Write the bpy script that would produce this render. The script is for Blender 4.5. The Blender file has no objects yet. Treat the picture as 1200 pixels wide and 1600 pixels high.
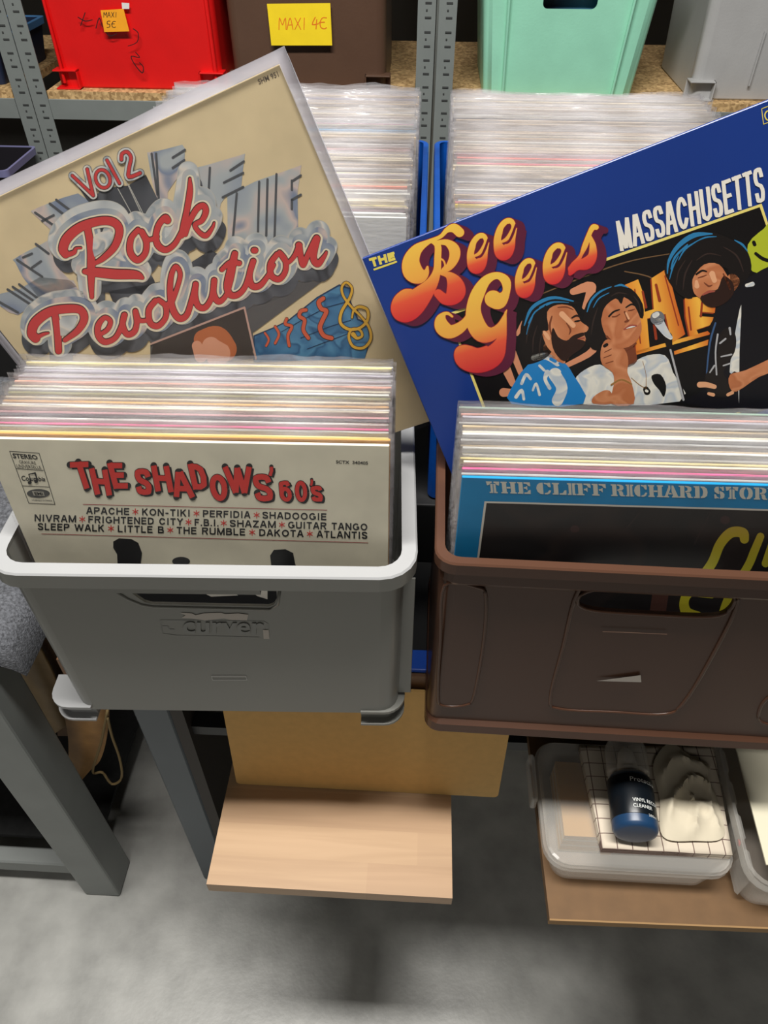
import bpy, bmesh, math, random
import numpy as np
from mathutils import Vector, Matrix, noise
R = math.radians
SC = bpy.context.scene
COL = SC.collection
SC.cycles.transparent_max_bounces = 40
SC.cycles.max_bounces = 10

# ------------------------------------------------------------------ camera
F = 1156.0
CAM = Vector((0, 0, 1.5))
_p, _y, _r = R(43.5), R(2.8), R(0.3)
FW = Vector((-math.sin(_y)*math.cos(_p), math.cos(_y)*math.cos(_p), -math.sin(_p)))
RT0 = Vector((math.cos(_y), math.sin(_y), 0))
UP0 = RT0.cross(FW)
RT = math.cos(_r)*RT0 + math.sin(_r)*UP0
UP = -math.sin(_r)*RT0 + math.cos(_r)*UP0
cd = bpy.data.cameras.new('camera'); cam = bpy.data.objects.new('camera', cd); COL.objects.link(cam)
cam.matrix_world = Matrix(((RT.x, UP.x, -FW.x, CAM.x), (RT.y, UP.y, -FW.y, CAM.y), (RT.z, UP.z, -FW.z, CAM.z), (0, 0, 0, 1)))
cd.sensor_fit = 'VERTICAL'; cd.sensor_height = 36; cd.lens = F*36/1600; cd.clip_start = .02
SC.camera = cam
# ------------------------------------------------------------------ light
w = bpy.data.worlds.new('world'); SC.world = w; w.use_nodes = True
w.node_tree.nodes['Background'].inputs[0].default_value = (1, .97, .92, 1)
w.node_tree.nodes['Background'].inputs[1].default_value = .03
SC.view_settings.view_transform = 'Standard'; SC.view_settings.look = 'None'
SC.view_settings.exposure = 0.0; SC.view_settings.gamma = 1

def area(name, loc, sx, sy, e, color=(1, .972, .925), rot=(0, 0, 0)):
    l = bpy.data.lights.new(name, 'AREA'); l.shape = 'RECTANGLE'; l.size = sx; l.size_y = sy; l.energy = e; l.color = color
    o = bpy.data.objects.new(name, l); COL.objects.link(o); o.location = loc; o.rotation_euler = rot
    return o
area('ceiling_and_fill_lamp', (-.2, .33, 2.93), 1.4, .22, 90)
area('ceiling_and_fill_lamp', (-.3, -2.7, 2.90), 2.2, .5, 124, rot=(R(-30), 0, 0))  # fill lamp added far behind the camera to brighten the upright covers

# ------------------------------------------------------------------ helpers
def ray(x, y): return ((x-600)*RT - (y-800)*UP)/F + FW
def atY(x, y, v): d = ray(x, y); return CAM + d*(v/d.y)
def atZ(x, y, v): d = ray(x, y); return CAM + d*((v-CAM.z)/d.z)

def lin(c):
    if len(c) == 4: c = c[:3]
    return tuple(((v/255)/12.92 if v/255 <= .04045 else ((v/255+.055)/1.055)**2.4) for v in c)+(1,)
MATS = {}
def mat(name, col, rough=.5, metal=0, nscale=0, namt=.15, bump=0, bscale=60, spec=.5, coat=0):
    if name in MATS: return MATS[name]
    m = bpy.data.materials.new(name); m.use_nodes = True; nt = m.node_tree
    b = nt.nodes['Principled BSDF']; c = lin(col)
    b.inputs['Base Color'].default_value = c; b.inputs['Roughness'].default_value = rough
    b.inputs['Metallic'].default_value = metal; b.inputs['Specular IOR Level'].default_value = spec
    if coat: b.inputs['Coat Weight'].default_value = coat; b.inputs['Coat Roughness'].default_value = .08
    tc = nt.nodes.new('ShaderNodeTexCoord')
    if nscale:
        n = nt.nodes.new('ShaderNodeTexNoise'); n.inputs['Scale'].default_value = nscale; n.inputs['Detail'].default_value = 6
        nt.links.new(tc.outputs['Object'], n.inputs['Vector'])
        r = nt.nodes.new('ShaderNodeValToRGB'); r.color_ramp.elements[0].position = .3; r.color_ramp.elements[1].position = .7
        r.color_ramp.elements[0].color = tuple(v*(1-namt) for v in c[:3])+(1,)
        r.color_ramp.elements[1].color = tuple(min(1, v*(1+namt)) for v in c[:3])+(1,)
        nt.links.new(n.outputs[0], r.inputs[0]); nt.links.new(r.outputs[0], b.inputs['Base Color'])
    if bump:
        n2 = nt.nodes.new('ShaderNodeTexNoise'); n2.inputs['Scale'].default_value = bscale; n2.inputs['Detail'].default_value = 5
        nt.links.new(tc.outputs['Object'], n2.inputs['Vector'])
        bp = nt.nodes.new('ShaderNodeBump'); bp.inputs['Strength'].default_value = bump; bp.inputs['Distance'].default_value = .002
        nt.links.new(n2.outputs[0], bp.inputs['Height']); nt.links.new(bp.outputs[0], b.inputs['Normal'])
    MATS[name] = m; return m

def gradmat(name, stops, axis=1, rough=.35, coord='Generated'):
    """printed colour gradient along an axis of the printed shape"""
    m = bpy.data.materials.new(name); m.use_nodes = True; nt = m.node_tree; b = nt.nodes['Principled BSDF']
    b.inputs['Roughness'].default_value = rough
    tc = nt.nodes.new('ShaderNodeTexCoord'); sp = nt.nodes.new('ShaderNodeSeparateXYZ'); r = nt.nodes.new('ShaderNodeValToRGB')
    nt.links.new(tc.outputs[coord], sp.inputs[0]); nt.links.new(sp.outputs[axis], r.inputs[0])
    e = r.color_ramp.elements
    while len(e) < len(stops): e.new(.5)
    for k, (p, c) in enumerate(stops): e[k].position = p; e[k].color = lin(c)
    nt.links.new(r.outputs[0], b.inputs['Base Color']); return m

def chromemat(name, a, bcol, c3, scale=30):
    """airbrushed chrome print: streaks of grey, white, blue"""
    m = bpy.data.materials.new(name); m.use_nodes = True; nt = m.node_tree; b = nt.nodes['Principled BSDF']
    b.inputs['Roughness'].default_value = .4
    tc = nt.nodes.new('ShaderNodeTexCoord'); n = nt.nodes.new('ShaderNodeTexNoise'); r = nt.nodes.new('ShaderNodeValToRGB')
    n.inputs['Scale'].default_value = scale; n.inputs['Detail'].default_value = 1.5; n.inputs['Distortion'].default_value = .6
    nt.links.new(tc.outputs['Object'], n.inputs['Vector']); nt.links.new(n.outputs[0], r.inputs[0])
    e = r.color_ramp.elements
    for k in range(3): e.new(.5)
    for k, (p, c) in enumerate([(.3, a), (.44, bcol), (.5, c3), (.56, a), (.7, bcol)]): e[k].position = p; e[k].color = lin(c)
    nt.links.new(r.outputs[0], b.inputs['Base Color']); return m

def plasticmat(name, base, fres, rough=.12, bump=.5, bscale=40, tint=(.985, .985, .985), white=(235, 235, 240), stretch=(.25, 1, 1)):
    m = bpy.data.materials.new(name); m.use_nodes = True; nt = m.node_tree; nt.nodes.remove(nt.nodes['Principled BSDF'])
    out = nt.nodes['Material Output']
    tr = nt.nodes.new('ShaderNodeBsdfTransparent'); tr.inputs[0].default_value = tint+(1,)
    p = nt.nodes.new('ShaderNodeBsdfPrincipled'); p.inputs['Base Color'].default_value = lin(white); p.inputs['Roughness'].default_value = rough
    p.inputs['Specular IOR Level'].default_value = 1.0
    mx = nt.nodes.new('ShaderNodeMixShader'); lw = nt.nodes.new('ShaderNodeLayerWeight'); lw.inputs[0].default_value = .35
    ma = nt.nodes.new('ShaderNodeMath'); ma.operation = 'MULTIPLY_ADD'; ma.inputs[1].default_value = fres; ma.inputs[2].default_value = base; ma.use_clamp = True
    tc = nt.nodes.new('ShaderNodeTexCoord'); mp = nt.nodes.new('ShaderNodeMapping'); mp.inputs['Scale'].default_value = stretch
    n = nt.nodes.new('ShaderNodeTexNoise'); n.inputs['Scale'].default_value = bscale; n.inputs['Detail'].default_value = 3
    oi = nt.nodes.new('ShaderNodeObjectInfo'); nt.links.new(oi.outputs['Random'], mp.inputs['Location'])
    ad = nt.nodes.new('ShaderNodeMath'); ad.operation = 'MULTIPLY'; ad.inputs[1].default_value = 37
    nt.links.new(oi.outputs['Random'], ad.inputs[0]); nt.links.new(ad.outputs[0], mp.inputs['Location'])
    bp = nt.nodes.new('ShaderNodeBump'); bp.inputs['Strength'].default_value = bump; bp.inputs['Distance'].default_value = .004
    nt.links.new(tc.outputs['Object'], mp.inputs[0]); nt.links.new(mp.outputs[0], n.inputs['Vector']); nt.links.new(n.outputs[0], bp.inputs['Height'])
    nt.links.new(bp.outputs[0], p.inputs['Normal']); nt.links.new(bp.outputs[0], lw.inputs['Normal'])
    nt.links.new(lw.outputs['Facing'], ma.inputs[0]); nt.links.new(ma.outputs[0], mx.inputs[0])
    nt.links.new(tr.outputs[0], mx.inputs[1]); nt.links.new(p.outputs[0], mx.inputs[2]); nt.links.new(mx.outputs[0], out.inputs[0])
    MATS[name] = m; return m

def link(name, me, m=None, parent=None, loc=None, rz=None, mw=None):
    o = bpy.data.objects.new(name, me); COL.objects.link(o)
    if m is not None and me is not None and len(me.materials) == 0: me.materials.append(m)
    if parent is not None: o.parent = parent
    if loc is not None: o.location = loc
    if rz is not None: o.rotation_euler.z = rz
    if mw is not None: o.matrix_world = mw
    return o
def tag(o, label=None, cat=None, group=None, kind=None):
    if label: o['label'] = label
    if cat: o['category'] = cat
    if group: o['group'] = group
    if kind: o['kind'] = kind
    return o
def thing(name, label, cat, loc=(0, 0, 0), rz=0, group=None, mw=None):
    o = link(name, None, None, None, loc, rz) if mw is None else link(name, None, mw=mw)
    o.empty_display_size = .02
    return tag(o, label, cat, group)
def mk(name, vs, fs, smooth=False):
    me = bpy.data.meshes.new(name); me.from_pydata([tuple(v) for v in vs], [], fs); me.update()
    if smooth: me.shade_smooth()
    return me
def boxme(x0, x1, y0, y1, z0, z1, bev=0, seg=2):
    bm = bmesh.new(); bmesh.ops.create_cube(bm, size=1)
    for v in bm.verts:
        v.co = Vector((x0 if v.co.x < 0 else x1, y0 if v.co.y < 0 else y1, z0 if v.co.z < 0 else z1))
    if bev: bmesh.ops.bevel(bm, geom=bm.edges[:], offset=bev, segments=seg, affect='EDGES', profile=.5)
    me = bpy.data.meshes.new('box'); bm.to_mesh(me); bm.free()
    return me
def box(name, x0, x1, y0, y1, z0, z1, m, parent=None, bev=0, **k):
    return link(name, boxme(x0, x1, y0, y1, z0, z1, bev), m, parent, **k)
def bm_me(bm, smooth=False):
    me = bpy.data.meshes.new('m'); bm.to_mesh(me); bm.free()
    if smooth: me.shade_smooth()
    return me
def tubeme(pts, r, closed=False, seg=8, cyc=None):
    """tube along a polyline of Vectors"""
    n = len(pts); vs = []; fs = []
    for i, p in enumerate(pts):
        a = pts[(i-1) % n] if (closed or i > 0) else pts[i]; b = pts[(i+1) % n] if (closed or i < n-1) else pts[i]
        t = (b-a).normalized(); s = Vector((0, 0, 1)) if abs(t.z) < .9 else Vector((0, 1, 0))
        u = t.cross(s).normalized(); v = t.cross(u)
        rr = r[i] if isinstance(r, (list, tuple)) else r
        for k in range(seg):
            a_ = 2*math.pi*k/seg; vs.append(p + (u*math.cos(a_)+v*math.sin(a_))*rr)
    for i in range(n if closed else n-1):
        for k in range(seg):
            j = (i+1) % n; fs.append((i*seg+k, i*seg+(k+1) % seg, j*seg+(k+1) % seg, j*seg+k))
    if not closed:
        fs.append(tuple(range(seg-1, -1, -1))); fs.append(tuple((n-1)*seg+k for k in range(seg)))
    return mk('tube', vs, fs, True)
def smoothpts(pts, sub=6, closed=False):
    """Catmull-Rom through tuples of any length"""
    n = len(pts)
    if n < 3: sub = max(sub, 2)
    out = []
    for i in range(n if closed else n-1):
        if closed: p = [pts[(i-1) % n], pts[i], pts[(i+1) % n], pts[(i+2) % n]]
        else: p = [pts[max(i-1, 0)], pts[i], pts[i+1], pts[min(i+2, n-1)]]
        for s in range(sub):
            t = s/sub
            out.append(tuple(.5*((2*p[1][k]) + (-p[0][k]+p[2][k])*t + (2*p[0][k]-5*p[1][k]+4*p[2][k]-p[3][k])*t*t + (-p[0][k]+3*p[1][k]-3*p[2][k]+p[3][k])*t**3) for k in range(len(p[1]))))
    if not closed: out.append(tuple(pts[-1]))
    return out

class Sheet:
    """a flat printed face: local x right, y up, z out of the print"""
    def __init__(s, o, ux, uy):
        s.o = Vector(o); s.x = Vector(ux).normalized(); uy = Vector(uy); s.y = (uy - s.x*uy.dot(s.x)).normalized(); s.n = s.x.cross(s.y)
        s.mw = Matrix(((s.x.x, s.y.x, s.n.x, s.o.x), (s.x.y, s.y.y, s.n.y, s.o.y), (s.x.z, s.y.z, s.n.z, s.o.z), (0, 0, 0, 1)))
        s.front = 0
    def uv(s, px, py):
        """point of the print that the camera sees at a photograph pixel"""
        d = ray(px, py); t = (s.o + s.n*s.front - CAM).dot(s.n)/d.dot(s.n); q = CAM + d*t - s.o
        return q.dot(s.x), q.dot(s.y)

def polyprint(sh, parent, name, loops, z, m, px=True, smooth=0):
    """filled printed shape, loops with holes (even-odd)"""
    cu = bpy.data.curves.new('c', 'CURVE'); cu.dimensions = '2D'; cu.fill_mode = 'BOTH'
    for lp in loops:
        if smooth: lp = smoothpts(lp, smooth, True)
        q = [sh.uv(*p) for p in lp] if px else lp
        sp = cu.splines.new('POLY'); sp.points.add(len(q)-1); sp.use_cyclic_u = True
        for k, (a, b) in enumerate(q): sp.points[k].co = (a, b, 0, 1)
    o = bpy.data.objects.new('tmp', cu); COL.objects.link(o)
    dg = bpy.context.evaluated_depsgraph_get(); me = bpy.data.meshes.new_from_object(o.evaluated_get(dg)); bpy.data.objects.remove(o)
    me.materials.clear(); me.use_auto_texspace = True
    for v in me.vertices: v.co.z = z
    return link(name, me, m, parent)
def sdf_loops(strokes, grow, off, sub, wk, res, cut=None, flat=False):
    """outlines of the union of tapered strokes (marching squares on their distance field)"""
    segs = []
    def collect(sts, g):
        out = []
        for st in sts:
            pts = smoothpts(st, sub) if (len(st) > 2 and sub > 1) else [tuple(p) for p in st]
            if len(pts) == 1: pts = pts*2
            for k in range(len(pts)-1):
                (x1, y1, w1), (x2, y2, w2) = pts[k][:3], pts[k+1][:3]
                out.append((x1+off[0], y1+off[1], max(w1*wk+g, .3)/2, x2+off[0], y2+off[1], max(w2*wk+g, .3)/2, flat and k == 0, flat and k == len(pts)-2))
        return out
    A = collect(strokes, grow); Bc = collect(cut, -grow) if cut else []
    m = max(max(a[2], a[5]) for a in A)+3*res
    X0 = min(min(a[0], a[3]) for a in A)-m; X1 = max(max(a[0], a[3]) for a in A)+m
    Y0 = min(min(a[1], a[4]) for a in A)-m; Y1 = max(max(a[1], a[4]) for a in A)+m
    nx = int((X1-X0)/res)+2; ny = int((Y1-Y0)/res)+2
    def field(L):
        Fd = np.full((ny, nx), -1e3)
        for x1, y1, r1, x2, y2, r2, f0, f1 in L:
            mm = max(r1, r2)+2.5*res
            i0 = max(0, int((min(x1, x2)-mm-X0)/res)); i1 = min(nx, int((max(x1, x2)+mm-X0)/res)+2)
            j0 = max(0, int((min(y1, y2)-mm-Y0)/res)); j1 = min(ny, int((max(y1, y2)+mm-Y0)/res)+2)
            gx = X0+np.arange(i0, i1)*res; gy = Y0+np.arange(j0, j1)*res; GX, GY = np.meshgrid(gx, gy)
            dx, dy = x2-x1, y2-y1; LL = math.hypot(dx, dy)+1e-9; ux, uy = dx/LL, dy/LL
            al = (GX-x1)*ux+(GY-y1)*uy; t = np.clip(al/LL, 0, 1); r = r1+(r2-r1)*t
            v = r-np.hypot(GX-x1-dx*t, GY-y1-dy*t)
            if f0: v = np.minimum(v, al)
            if f1: v = np.minimum(v, LL-al)
            Fd[j0:j1, i0:i1] = np.maximum(Fd[j0:j1, i0:i1], v)
        return Fd
    Fd = field(A)
    if Bc: Fd = np.minimum(Fd, -field(Bc))
    Fd[0, :] = Fd[-1, :] = -1; Fd[:, 0] = Fd[:, -1] = -1
    Fd = np.where(np.abs(Fd) < 1e-6, 1e-6, Fd); I = Fd > 0
    code = I[:-1, :-1]*1+I[:-1, 1:]*2+I[1:, 1:]*4+I[1:, :-1]*8
    nxt = {}
    # edges: ('h', j, i) between (j,i)-(j,i+1); ('v', j, i) between (j,i)-(j+1,i)
    T = {1: [(3, 0)], 2: [(0, 1)], 3: [(3, 1)], 4: [(1, 2)], 5: [(3, 0), (1, 2)], 6: [(0, 2)], 7: [(3, 2)], 8: [(2, 3)], 9: [(2, 0)], 10: [(0, 1), (2, 3)], 11: [(2, 1)], 12: [(1, 3)], 13: [(1, 0)], 14: [(0, 3)]}
    js, is_ = np.nonzero((code > 0) & (code < 15))
    for j, i in zip(js.tolist(), is_.tolist()):
        E = (('h', j, i), ('v', j, i+1), ('h', j+1, i), ('v', j, i))
        for a, b in T[int(code[j, i])]: nxt[E[a]] = E[b]
    def pt(e):
        k, j, i = e; a = Fd[j, i]; b = Fd[j, i+1] if k == 'h' else Fd[j+1, i]; t = a/(a-b)
        return (float(X0+(i+(t if k == 'h' else 0))*res), float(Y0+(j+(t if k == 'v' else 0))*res))
    loops = []
    while nxt:
        e0 = next(iter(nxt)); e = e0; lp = []
        while e in nxt: lp.append(pt(e)); e = nxt.pop(e)
        if len(lp) > 5:
            o = [lp[0]]
            for k in range(1, len(lp)-1):
                a, b, c = o[-1], lp[k], lp[k+1]
                if abs((b[0]-a[0])*(c[1]-a[1])-(b[1]-a[1])*(c[0]-a[0])) > .03 or math.hypot(b[0]-a[0], b[1]-a[1]) > 6: o.append(b)
            o.append(lp[-1]); loops.append(o)
    return loops
def strokeprint(sh, parent, name, strokes, z, m, grow=0, off=(0, 0), sub=6, px=True, wk=1.0, res=None, cut=None, flat=False):
    """printed brush strokes; strokes: lists of (x, y, width) in photograph pixels"""
    if res is None:
        wm = max(max(p[2] for p in st) for st in strokes)*wk+grow; res = min(1.0, max(.35, wm/8))
    return polyprint(sh, parent, name, sdf_loops(strokes, grow, off, sub, wk, res, cut, flat), z, m, px=px)
def G_(c, hx, hy):
    """skeleton of a bold grotesque capital in a unit box, y down; hx, hy: half stroke in box units"""
    l, r, t, b, m = hx, 1-hx, hy, 1-hy, .5
    cir = lambda y0, y1, a0, a1, n=14, x0=l, x1=r: [(x0+(x1-x0)*(.5+.5*math.cos(R(a))*(1 if True else 1)), y0+(y1-y0)*(.5-.5*math.sin(R(a)))) for a in [a0+(a1-a0)*k/n for k in range(n+1)]]
    S_ = [(r, .30), (r-.06, .17), (.70, t+.015), (.5, t), (.28, t+.02), (l+.02, .16), (l, .27), (l+.04, .37), (.3, .45), (.68, .54), (r-.02, .64), (r, .73), (r-.04, .86), (.72, b-.02), (.5, b), (.28, b-.02), (l+.06, .84), (l, .70)]
    D = {'A': [[(l*.6, 1), (.5-hx*.35, 0)], [(1-l*.6, 1), (.5+hx*.35, 0)], [(.25, .66), (.75, .66)]], 'B': [[(l, 0), (l, 1)], [(l, t), (.6, t), (r-.08, .14), (r-.06, .36), (.6, .47), (l, .47)], [(l, .47), (.62, .47), (r, .60), (r, .84), (.66, b), (l, b)]],
         'C': [[(r, .32)]+cir(t, b, 38, 322)+[(r, .68)]], 'D': [[(l, 0), (l, 1)], [(l, t), (.5, t), (r-.08, .2), (r, .5), (r-.08, .8), (.5, b), (l, b)]], 'E': [[(l, 0), (l, 1)], [(l, t), (1, t)], [(l, .48), (.93, .48)], [(l, b), (1, b)]],
         'F': [[(l, 0), (l, 1)], [(l, t), (1, t)], [(l, .49), (.9, .49)]], 'G': [cir(t, b, 42, 318)+[(r, .76), (r, .54), (.58, .54)]], 'H': [[(l, 0), (l, 1)], [(r, 0), (r, 1)], [(l, .48), (r, .48)]], 'I': [[(.5, 0), (.5, 1)]],
         'K': [[(l, 0), (l, 1)], [(r-.02, 0), (l, .6)], [(.36, .36), (r, 1)]], 'L': [[(l, 0), (l, 1)], [(l, b), (1, b)]], 'M': [[(l, 1), (l, 0)], [(r, 1), (r, 0)], [(l, .0), (.5, .96)], [(r, .0), (.5, .96)]], 'N': [[(l, 1), (l, 0)], [(r, 1), (r, 0)], [(l, .02), (r, .98)]],
         'O': [cir(t, b, 0, 360, 20)], '0': [cir(t, b, 0, 360, 20)], 'P': [[(l, 0), (l, 1)], [(l, t), (.62, t), (r, .16), (r, .40), (.62, .54), (l, .54)]], 'R': [[(l, 0), (l, 1)], [(l, t), (.62, t), (r-.02, .15), (r-.02, .36), (.62, .5), (l, .5)], [(.55, .5), (r, 1)]],
         'S': [S_], 's': [S_], 'T': [[(0, t), (1, t)], [(.5, 0), (.5, 1)]], 'U': [[(l, 0), (l, .66), (l+.06, .86), (.5, b), (r-.06, .86), (r, .66), (r, 0)]], 'V': [[(l*.6, 0), (.5, 1)], [(1-l*.6, 0), (.5, 1)]],
         'W': [[(l*.6, 0), (.27, .98)], [(.5, .04), (.27, .98)], [(.5, .04), (.73, .98)], [(1-l*.6, 0), (.73, .98)]], 'X': [[(l, 0), (r, 1)], [(r, 0), (l, 1)]], 'Y': [[(l*.6, 0), (.5, .52)], [(1-l*.6, 0), (.5, .52)], [(.5, .5), (.5, 1)]],
         'Z': [[(0, t), (1, t)], [(r-.03, t), (l+.03, b)], [(0, b), (1, b)]], '-': [[(.1, .6), (.9, .6)]], '.': [[(.5, .8), (.5, 1)]], "'": [[(.5, .0), (.55, .4), (.3, .95)]],
         '6': [[(r-.02, .24), (r-.12, .10), (.5, t), (.2, .14), (l, .45), (l, .62)], cir(.38, b, 0, 360, 18)], '3': [[(l, .2), (.5, t), (r, .27), (.5, .47), (r, .7), (.5, b), (l, .8)]], '4': [[(.7, 1), (.7, 0)], [(.66, .02), (l, .7), (1, .7)]], '5': [[(r, t), (l+.1, t), (l, .45), (.6, .4), (r, .68), (.5, b), (l, .84)]]}
    return D[c]
WID = {'I': .36, '.': .34, '-': .6, 'M': 1.15, 'W': 1.4, 'E': .82, 'F': .78, 'L': .76, 'T': .84, 'S': .88, ' ': .42, "'": .3, 'O': 1.08, 'C': 1.0, 'G': 1.05, 'Z': .85, 'P': .88, 'B': .92}
def glyphstrokes(c, quad, wd):
    tl, tr, br, bl_ = quad; Wq = math.hypot(tr[0]-tl[0], tr[1]-tl[1]); Hq = math.hypot(bl_[0]-tl[0], bl_[1]-tl[1])
    out = []
    for st in G_(c, min(.45, wd/2/Wq), min(.45, wd/2/Hq)):
        o = []
        for a, b in st: o.append(((tl[0]*(1-a)+tr[0]*a)*(1-b)+(bl_[0]*(1-a)+br[0]*a)*b, (tl[1]*(1-a)+tr[1]*a)*(1-b)+(bl_[1]*(1-a)+br[1]*a)*b, wd))
        out.append(o)
    return out
def boldword(sh, parent, name, s_, quad, z, m, wd, gap=.22, grow=0, off=(0, 0)):
    """bold capitals filling the quad TL, TR, BR, BL"""
    tl, tr, br, bl_ = quad; tot = sum(WID.get(c, .95) for c in s_)+gap*(len(s_)-1); x = 0; sts = []
    L_ = lambda p, q, f: (p[0]+(q[0]-p[0])*f, p[1]+(q[1]-p[1])*f)
    for c in s_:
        w_ = WID.get(c, .95)
        if c != ' ': f0, f1 = x/tot, (x+w_)/tot; sts += glyphstrokes(c, [L_(tl, tr, f0), L_(tl, tr, f1), L_(bl_, br, f1), L_(bl_, br, f0)], wd)
        x += w_+gap
    return strokeprint(sh, parent, name, sts, z, m, grow=grow, off=off, sub=1, res=max(.3, wd/6), flat=True)
TXT = {}
def textflat(s, bold=0.0, shear=0, spacing=1.0):
    k = (s, bold, shear, spacing)
    if k in TXT: return TXT[k]
    cu = bpy.data.curves.new('t', 'FONT'); cu.body = s; cu.size = 1; cu.offset = bold; cu.shear = shear; cu.space_character = spacing; cu.resolution_u = 3
    o = bpy.data.objects.new('tmp', cu); COL.objects.link(o)
    dg = bpy.context.evaluated_depsgraph_get(); me = bpy.data.meshes.new_from_object(o.evaluated_get(dg)); bpy.data.objects.remove(o)
    vs = [(v.co.x, v.co.y) for v in me.vertices]; fs = [tuple(p.vertices) for p in me.polygons]; bpy.data.meshes.remove(me)
    x0 = min(v[0] for v in vs); x1 = max(v[0] for v in vs); y0 = min(v[1] for v in vs); y1 = max(v[1] for v in vs)
    r = ([((a-x0)/(x1-x0), (b-y0)/(y1-y0)) for a, b in vs], fs); TXT[k] = r; return r
def textprint(sh, parent, name, s, quad, z, m, bold=.0, px=True, off=(0, 0), shear=0, spacing=1.0, label=None):
    """printed words fitted to the four corners TL, TR, BR, BL they fill on the sheet"""
    vs, fs = textflat(s, bold, shear, spacing); tl, tr, br, bl = quad; q = []
    for a, b in vs:
        x = (bl[0]*(1-a)+br[0]*a)*(1-b) + (tl[0]*(1-a)+tr[0]*a)*b + off[0]
        y = (bl[1]*(1-a)+br[1]*a)*(1-b) + (tl[1]*(1-a)+tr[1]*a)*b + off[1]
        u, v = sh.uv(x, y) if px else (x, y)
        q.append((u, v, z))
    o = link(name, mk(name, q, fs), m, parent)
    if label: o['label'] = label
    return o
def lineprint(sh, parent, name, pts, wd, z, m, px=True):
    return strokeprint(sh, parent, name, [[(p[0], p[1], wd) for p in pts]], z, m, sub=1, px=px)

def rrect(w, d, r, cx=0, cy=0, n=5):
    pts = []
    for qx, qy, a0 in ((1, -1, -90), (1, 1, 0), (-1, 1, 90), (-1, -1, 180)):
        for k in range(n+1):
            a = R(a0+90*k/n); pts.append((cx+qx*(w/2-r)+r*math.cos(a), cy+qy*(d/2-r)+r*math.sin(a)))
    return pts
def loft(rings, cap0=True, cap1=True):
    vs = []; fs = []; n = len(rings[0][0])
    for pts, z in rings: vs += [(a, b, z) for a, b in pts]
    for i in range(len(rings)-1):
        for k in range(n): fs.append((i*n+k, i*n+(k+1) % n, (i+1)*n+(k+1) % n, (i+1)*n+k))
    if cap0: fs.append(tuple(range(n-1, -1, -1)))
    if cap1: fs.append(tuple((len(rings)-1)*n+k for k in range(n)))
    return vs, fs
def boolcut(me, cutters):
    o = bpy.data.objects.new('tmp', me); COL.objects.link(o); cs = []
    for c in cutters:
        co = bpy.data.objects.new('cut', c); COL.objects.link(co); cs.append(co)
        md = o.modifiers.new('b', 'BOOLEAN'); md.object = co; md.operation = 'DIFFERENCE'; md.solver = 'EXACT'
    dg = bpy.context.evaluated_depsgraph_get(); r = bpy.data.meshes.new_from_object(o.evaluated_get(dg))
    bpy.data.objects.remove(o)
    for c in cs: bpy.data.objects.remove(c)
    return r
def prism_y(loop, y0, y1):
    """closed prism from an (x, z) loop, running along y"""
    n = len(loop); vs = [(a, y0, b) for a, b in loop]+[(a, y1, b) for a, b in loop]
    fs = [tuple(range(n)), tuple(range(2*n-1, n-1, -1))]+[(k+n, (k+1) % n+n, (k+1) % n, k) for k in range(n)]
    me = mk('prism', vs, fs); bm = bmesh.new(); bm.from_mesh(me); bmesh.ops.recalc_face_normals(bm, faces=bm.faces); bm.to_mesh(me); bm.free(); return me
def smooth_by_angle(me, ang=35):
    me.shade_smooth()
    bm = bmesh.new(); bm.from_mesh(me)
    for e in bm.edges:
        if len(e.link_faces) != 2 or e.calc_face_angle(0) > R(ang): e.smooth = False
    for f in bm.faces:
        if f.calc_area() > .003: f.smooth = False
    bm.to_mesh(me); bm.free()
def crate_mesh(W, D, H, wb, db, rim_w=.012, rim_h=.014, t=.004, floor_z=.008, r=.025, handle=None, shift=(0, 0), handle_back=False, rim_r=None):
    """open stacking crate: tapered walls, flanged rim, optional grip hole (loop of (x, z))"""
    wt, dt = W-2*rim_w+2*t, D-2*rim_w+2*t; sx, sy = shift; rr = rim_r or r+.006
    wm = wt-t*.2; z1 = H-rim_h
    f = z1/H
    rings = [(rrect(wb-.004, db-.004, r, sx, sy), 0), (rrect(wb, db, r, sx, sy), .003),
             (rrect(wt, dt, r), z1), (rrect(W, D, rr), z1), (rrect(W, D, rr), H-.0015), (rrect(W-.003, D-.003, rr-.001), H),
             (rrect(W-2*rim_w, D-2*rim_w, r), H), (rrect(wt-2*t, dt-2*t, r-.003), H-.004), (rrect(wb-2*t, db-2*t, r-.003, sx, sy), floor_z)]
    me = mk('crate', *loft(rings))
    if handle:
        cut = [prism_y(handle, -D/2-.05, -D/2+.05)]
        if handle_back: cut.append(prism_y(handle, D/2-.05, D/2+.05))
        me = boolcut(me, cut)
    smooth_by_angle(me); return me
def rloop(x0, x1, z0, z1, r, n=5, skew=0):
    pts = [(a+(x0+x1)/2, b+(z0+z1)/2) for a, b in rrect(x1-x0, z1-z0, r, n=n)]
    return pts

# ------------------------------------------------------------------ the room
def struct(name, me, m): o = link(name, me, m); o['kind'] = 'structure'; return o
M_floor = mat('concrete', (160, 160, 156), .38, nscale=14, namt=.2, bump=.15, bscale=120)
M_wall = mat('wall_paint', (84, 82, 78), .8, nscale=3, namt=.05)
struct('floor', boxme(-3, 3, -4.2, 3.2, -.1, 0), M_floor)
struct('wall_back', boxme(-3, 3, 3.2, 3.3, 0, 3), M_wall)
struct('wall_front', boxme(-3, 3, -4.3, -4.2, 0, 3), M_wall)
struct('wall_left', boxme(-3.1, -3, -4.2, 3.2, 0, 3), M_wall)
struct('wall_right', boxme(3, 3.1, -4.2, 3.2, 0, 3), M_wall)
struct('ceiling', boxme(-3, 3, -4.2, 3.2, 3, 3.1), M_wall)
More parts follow.
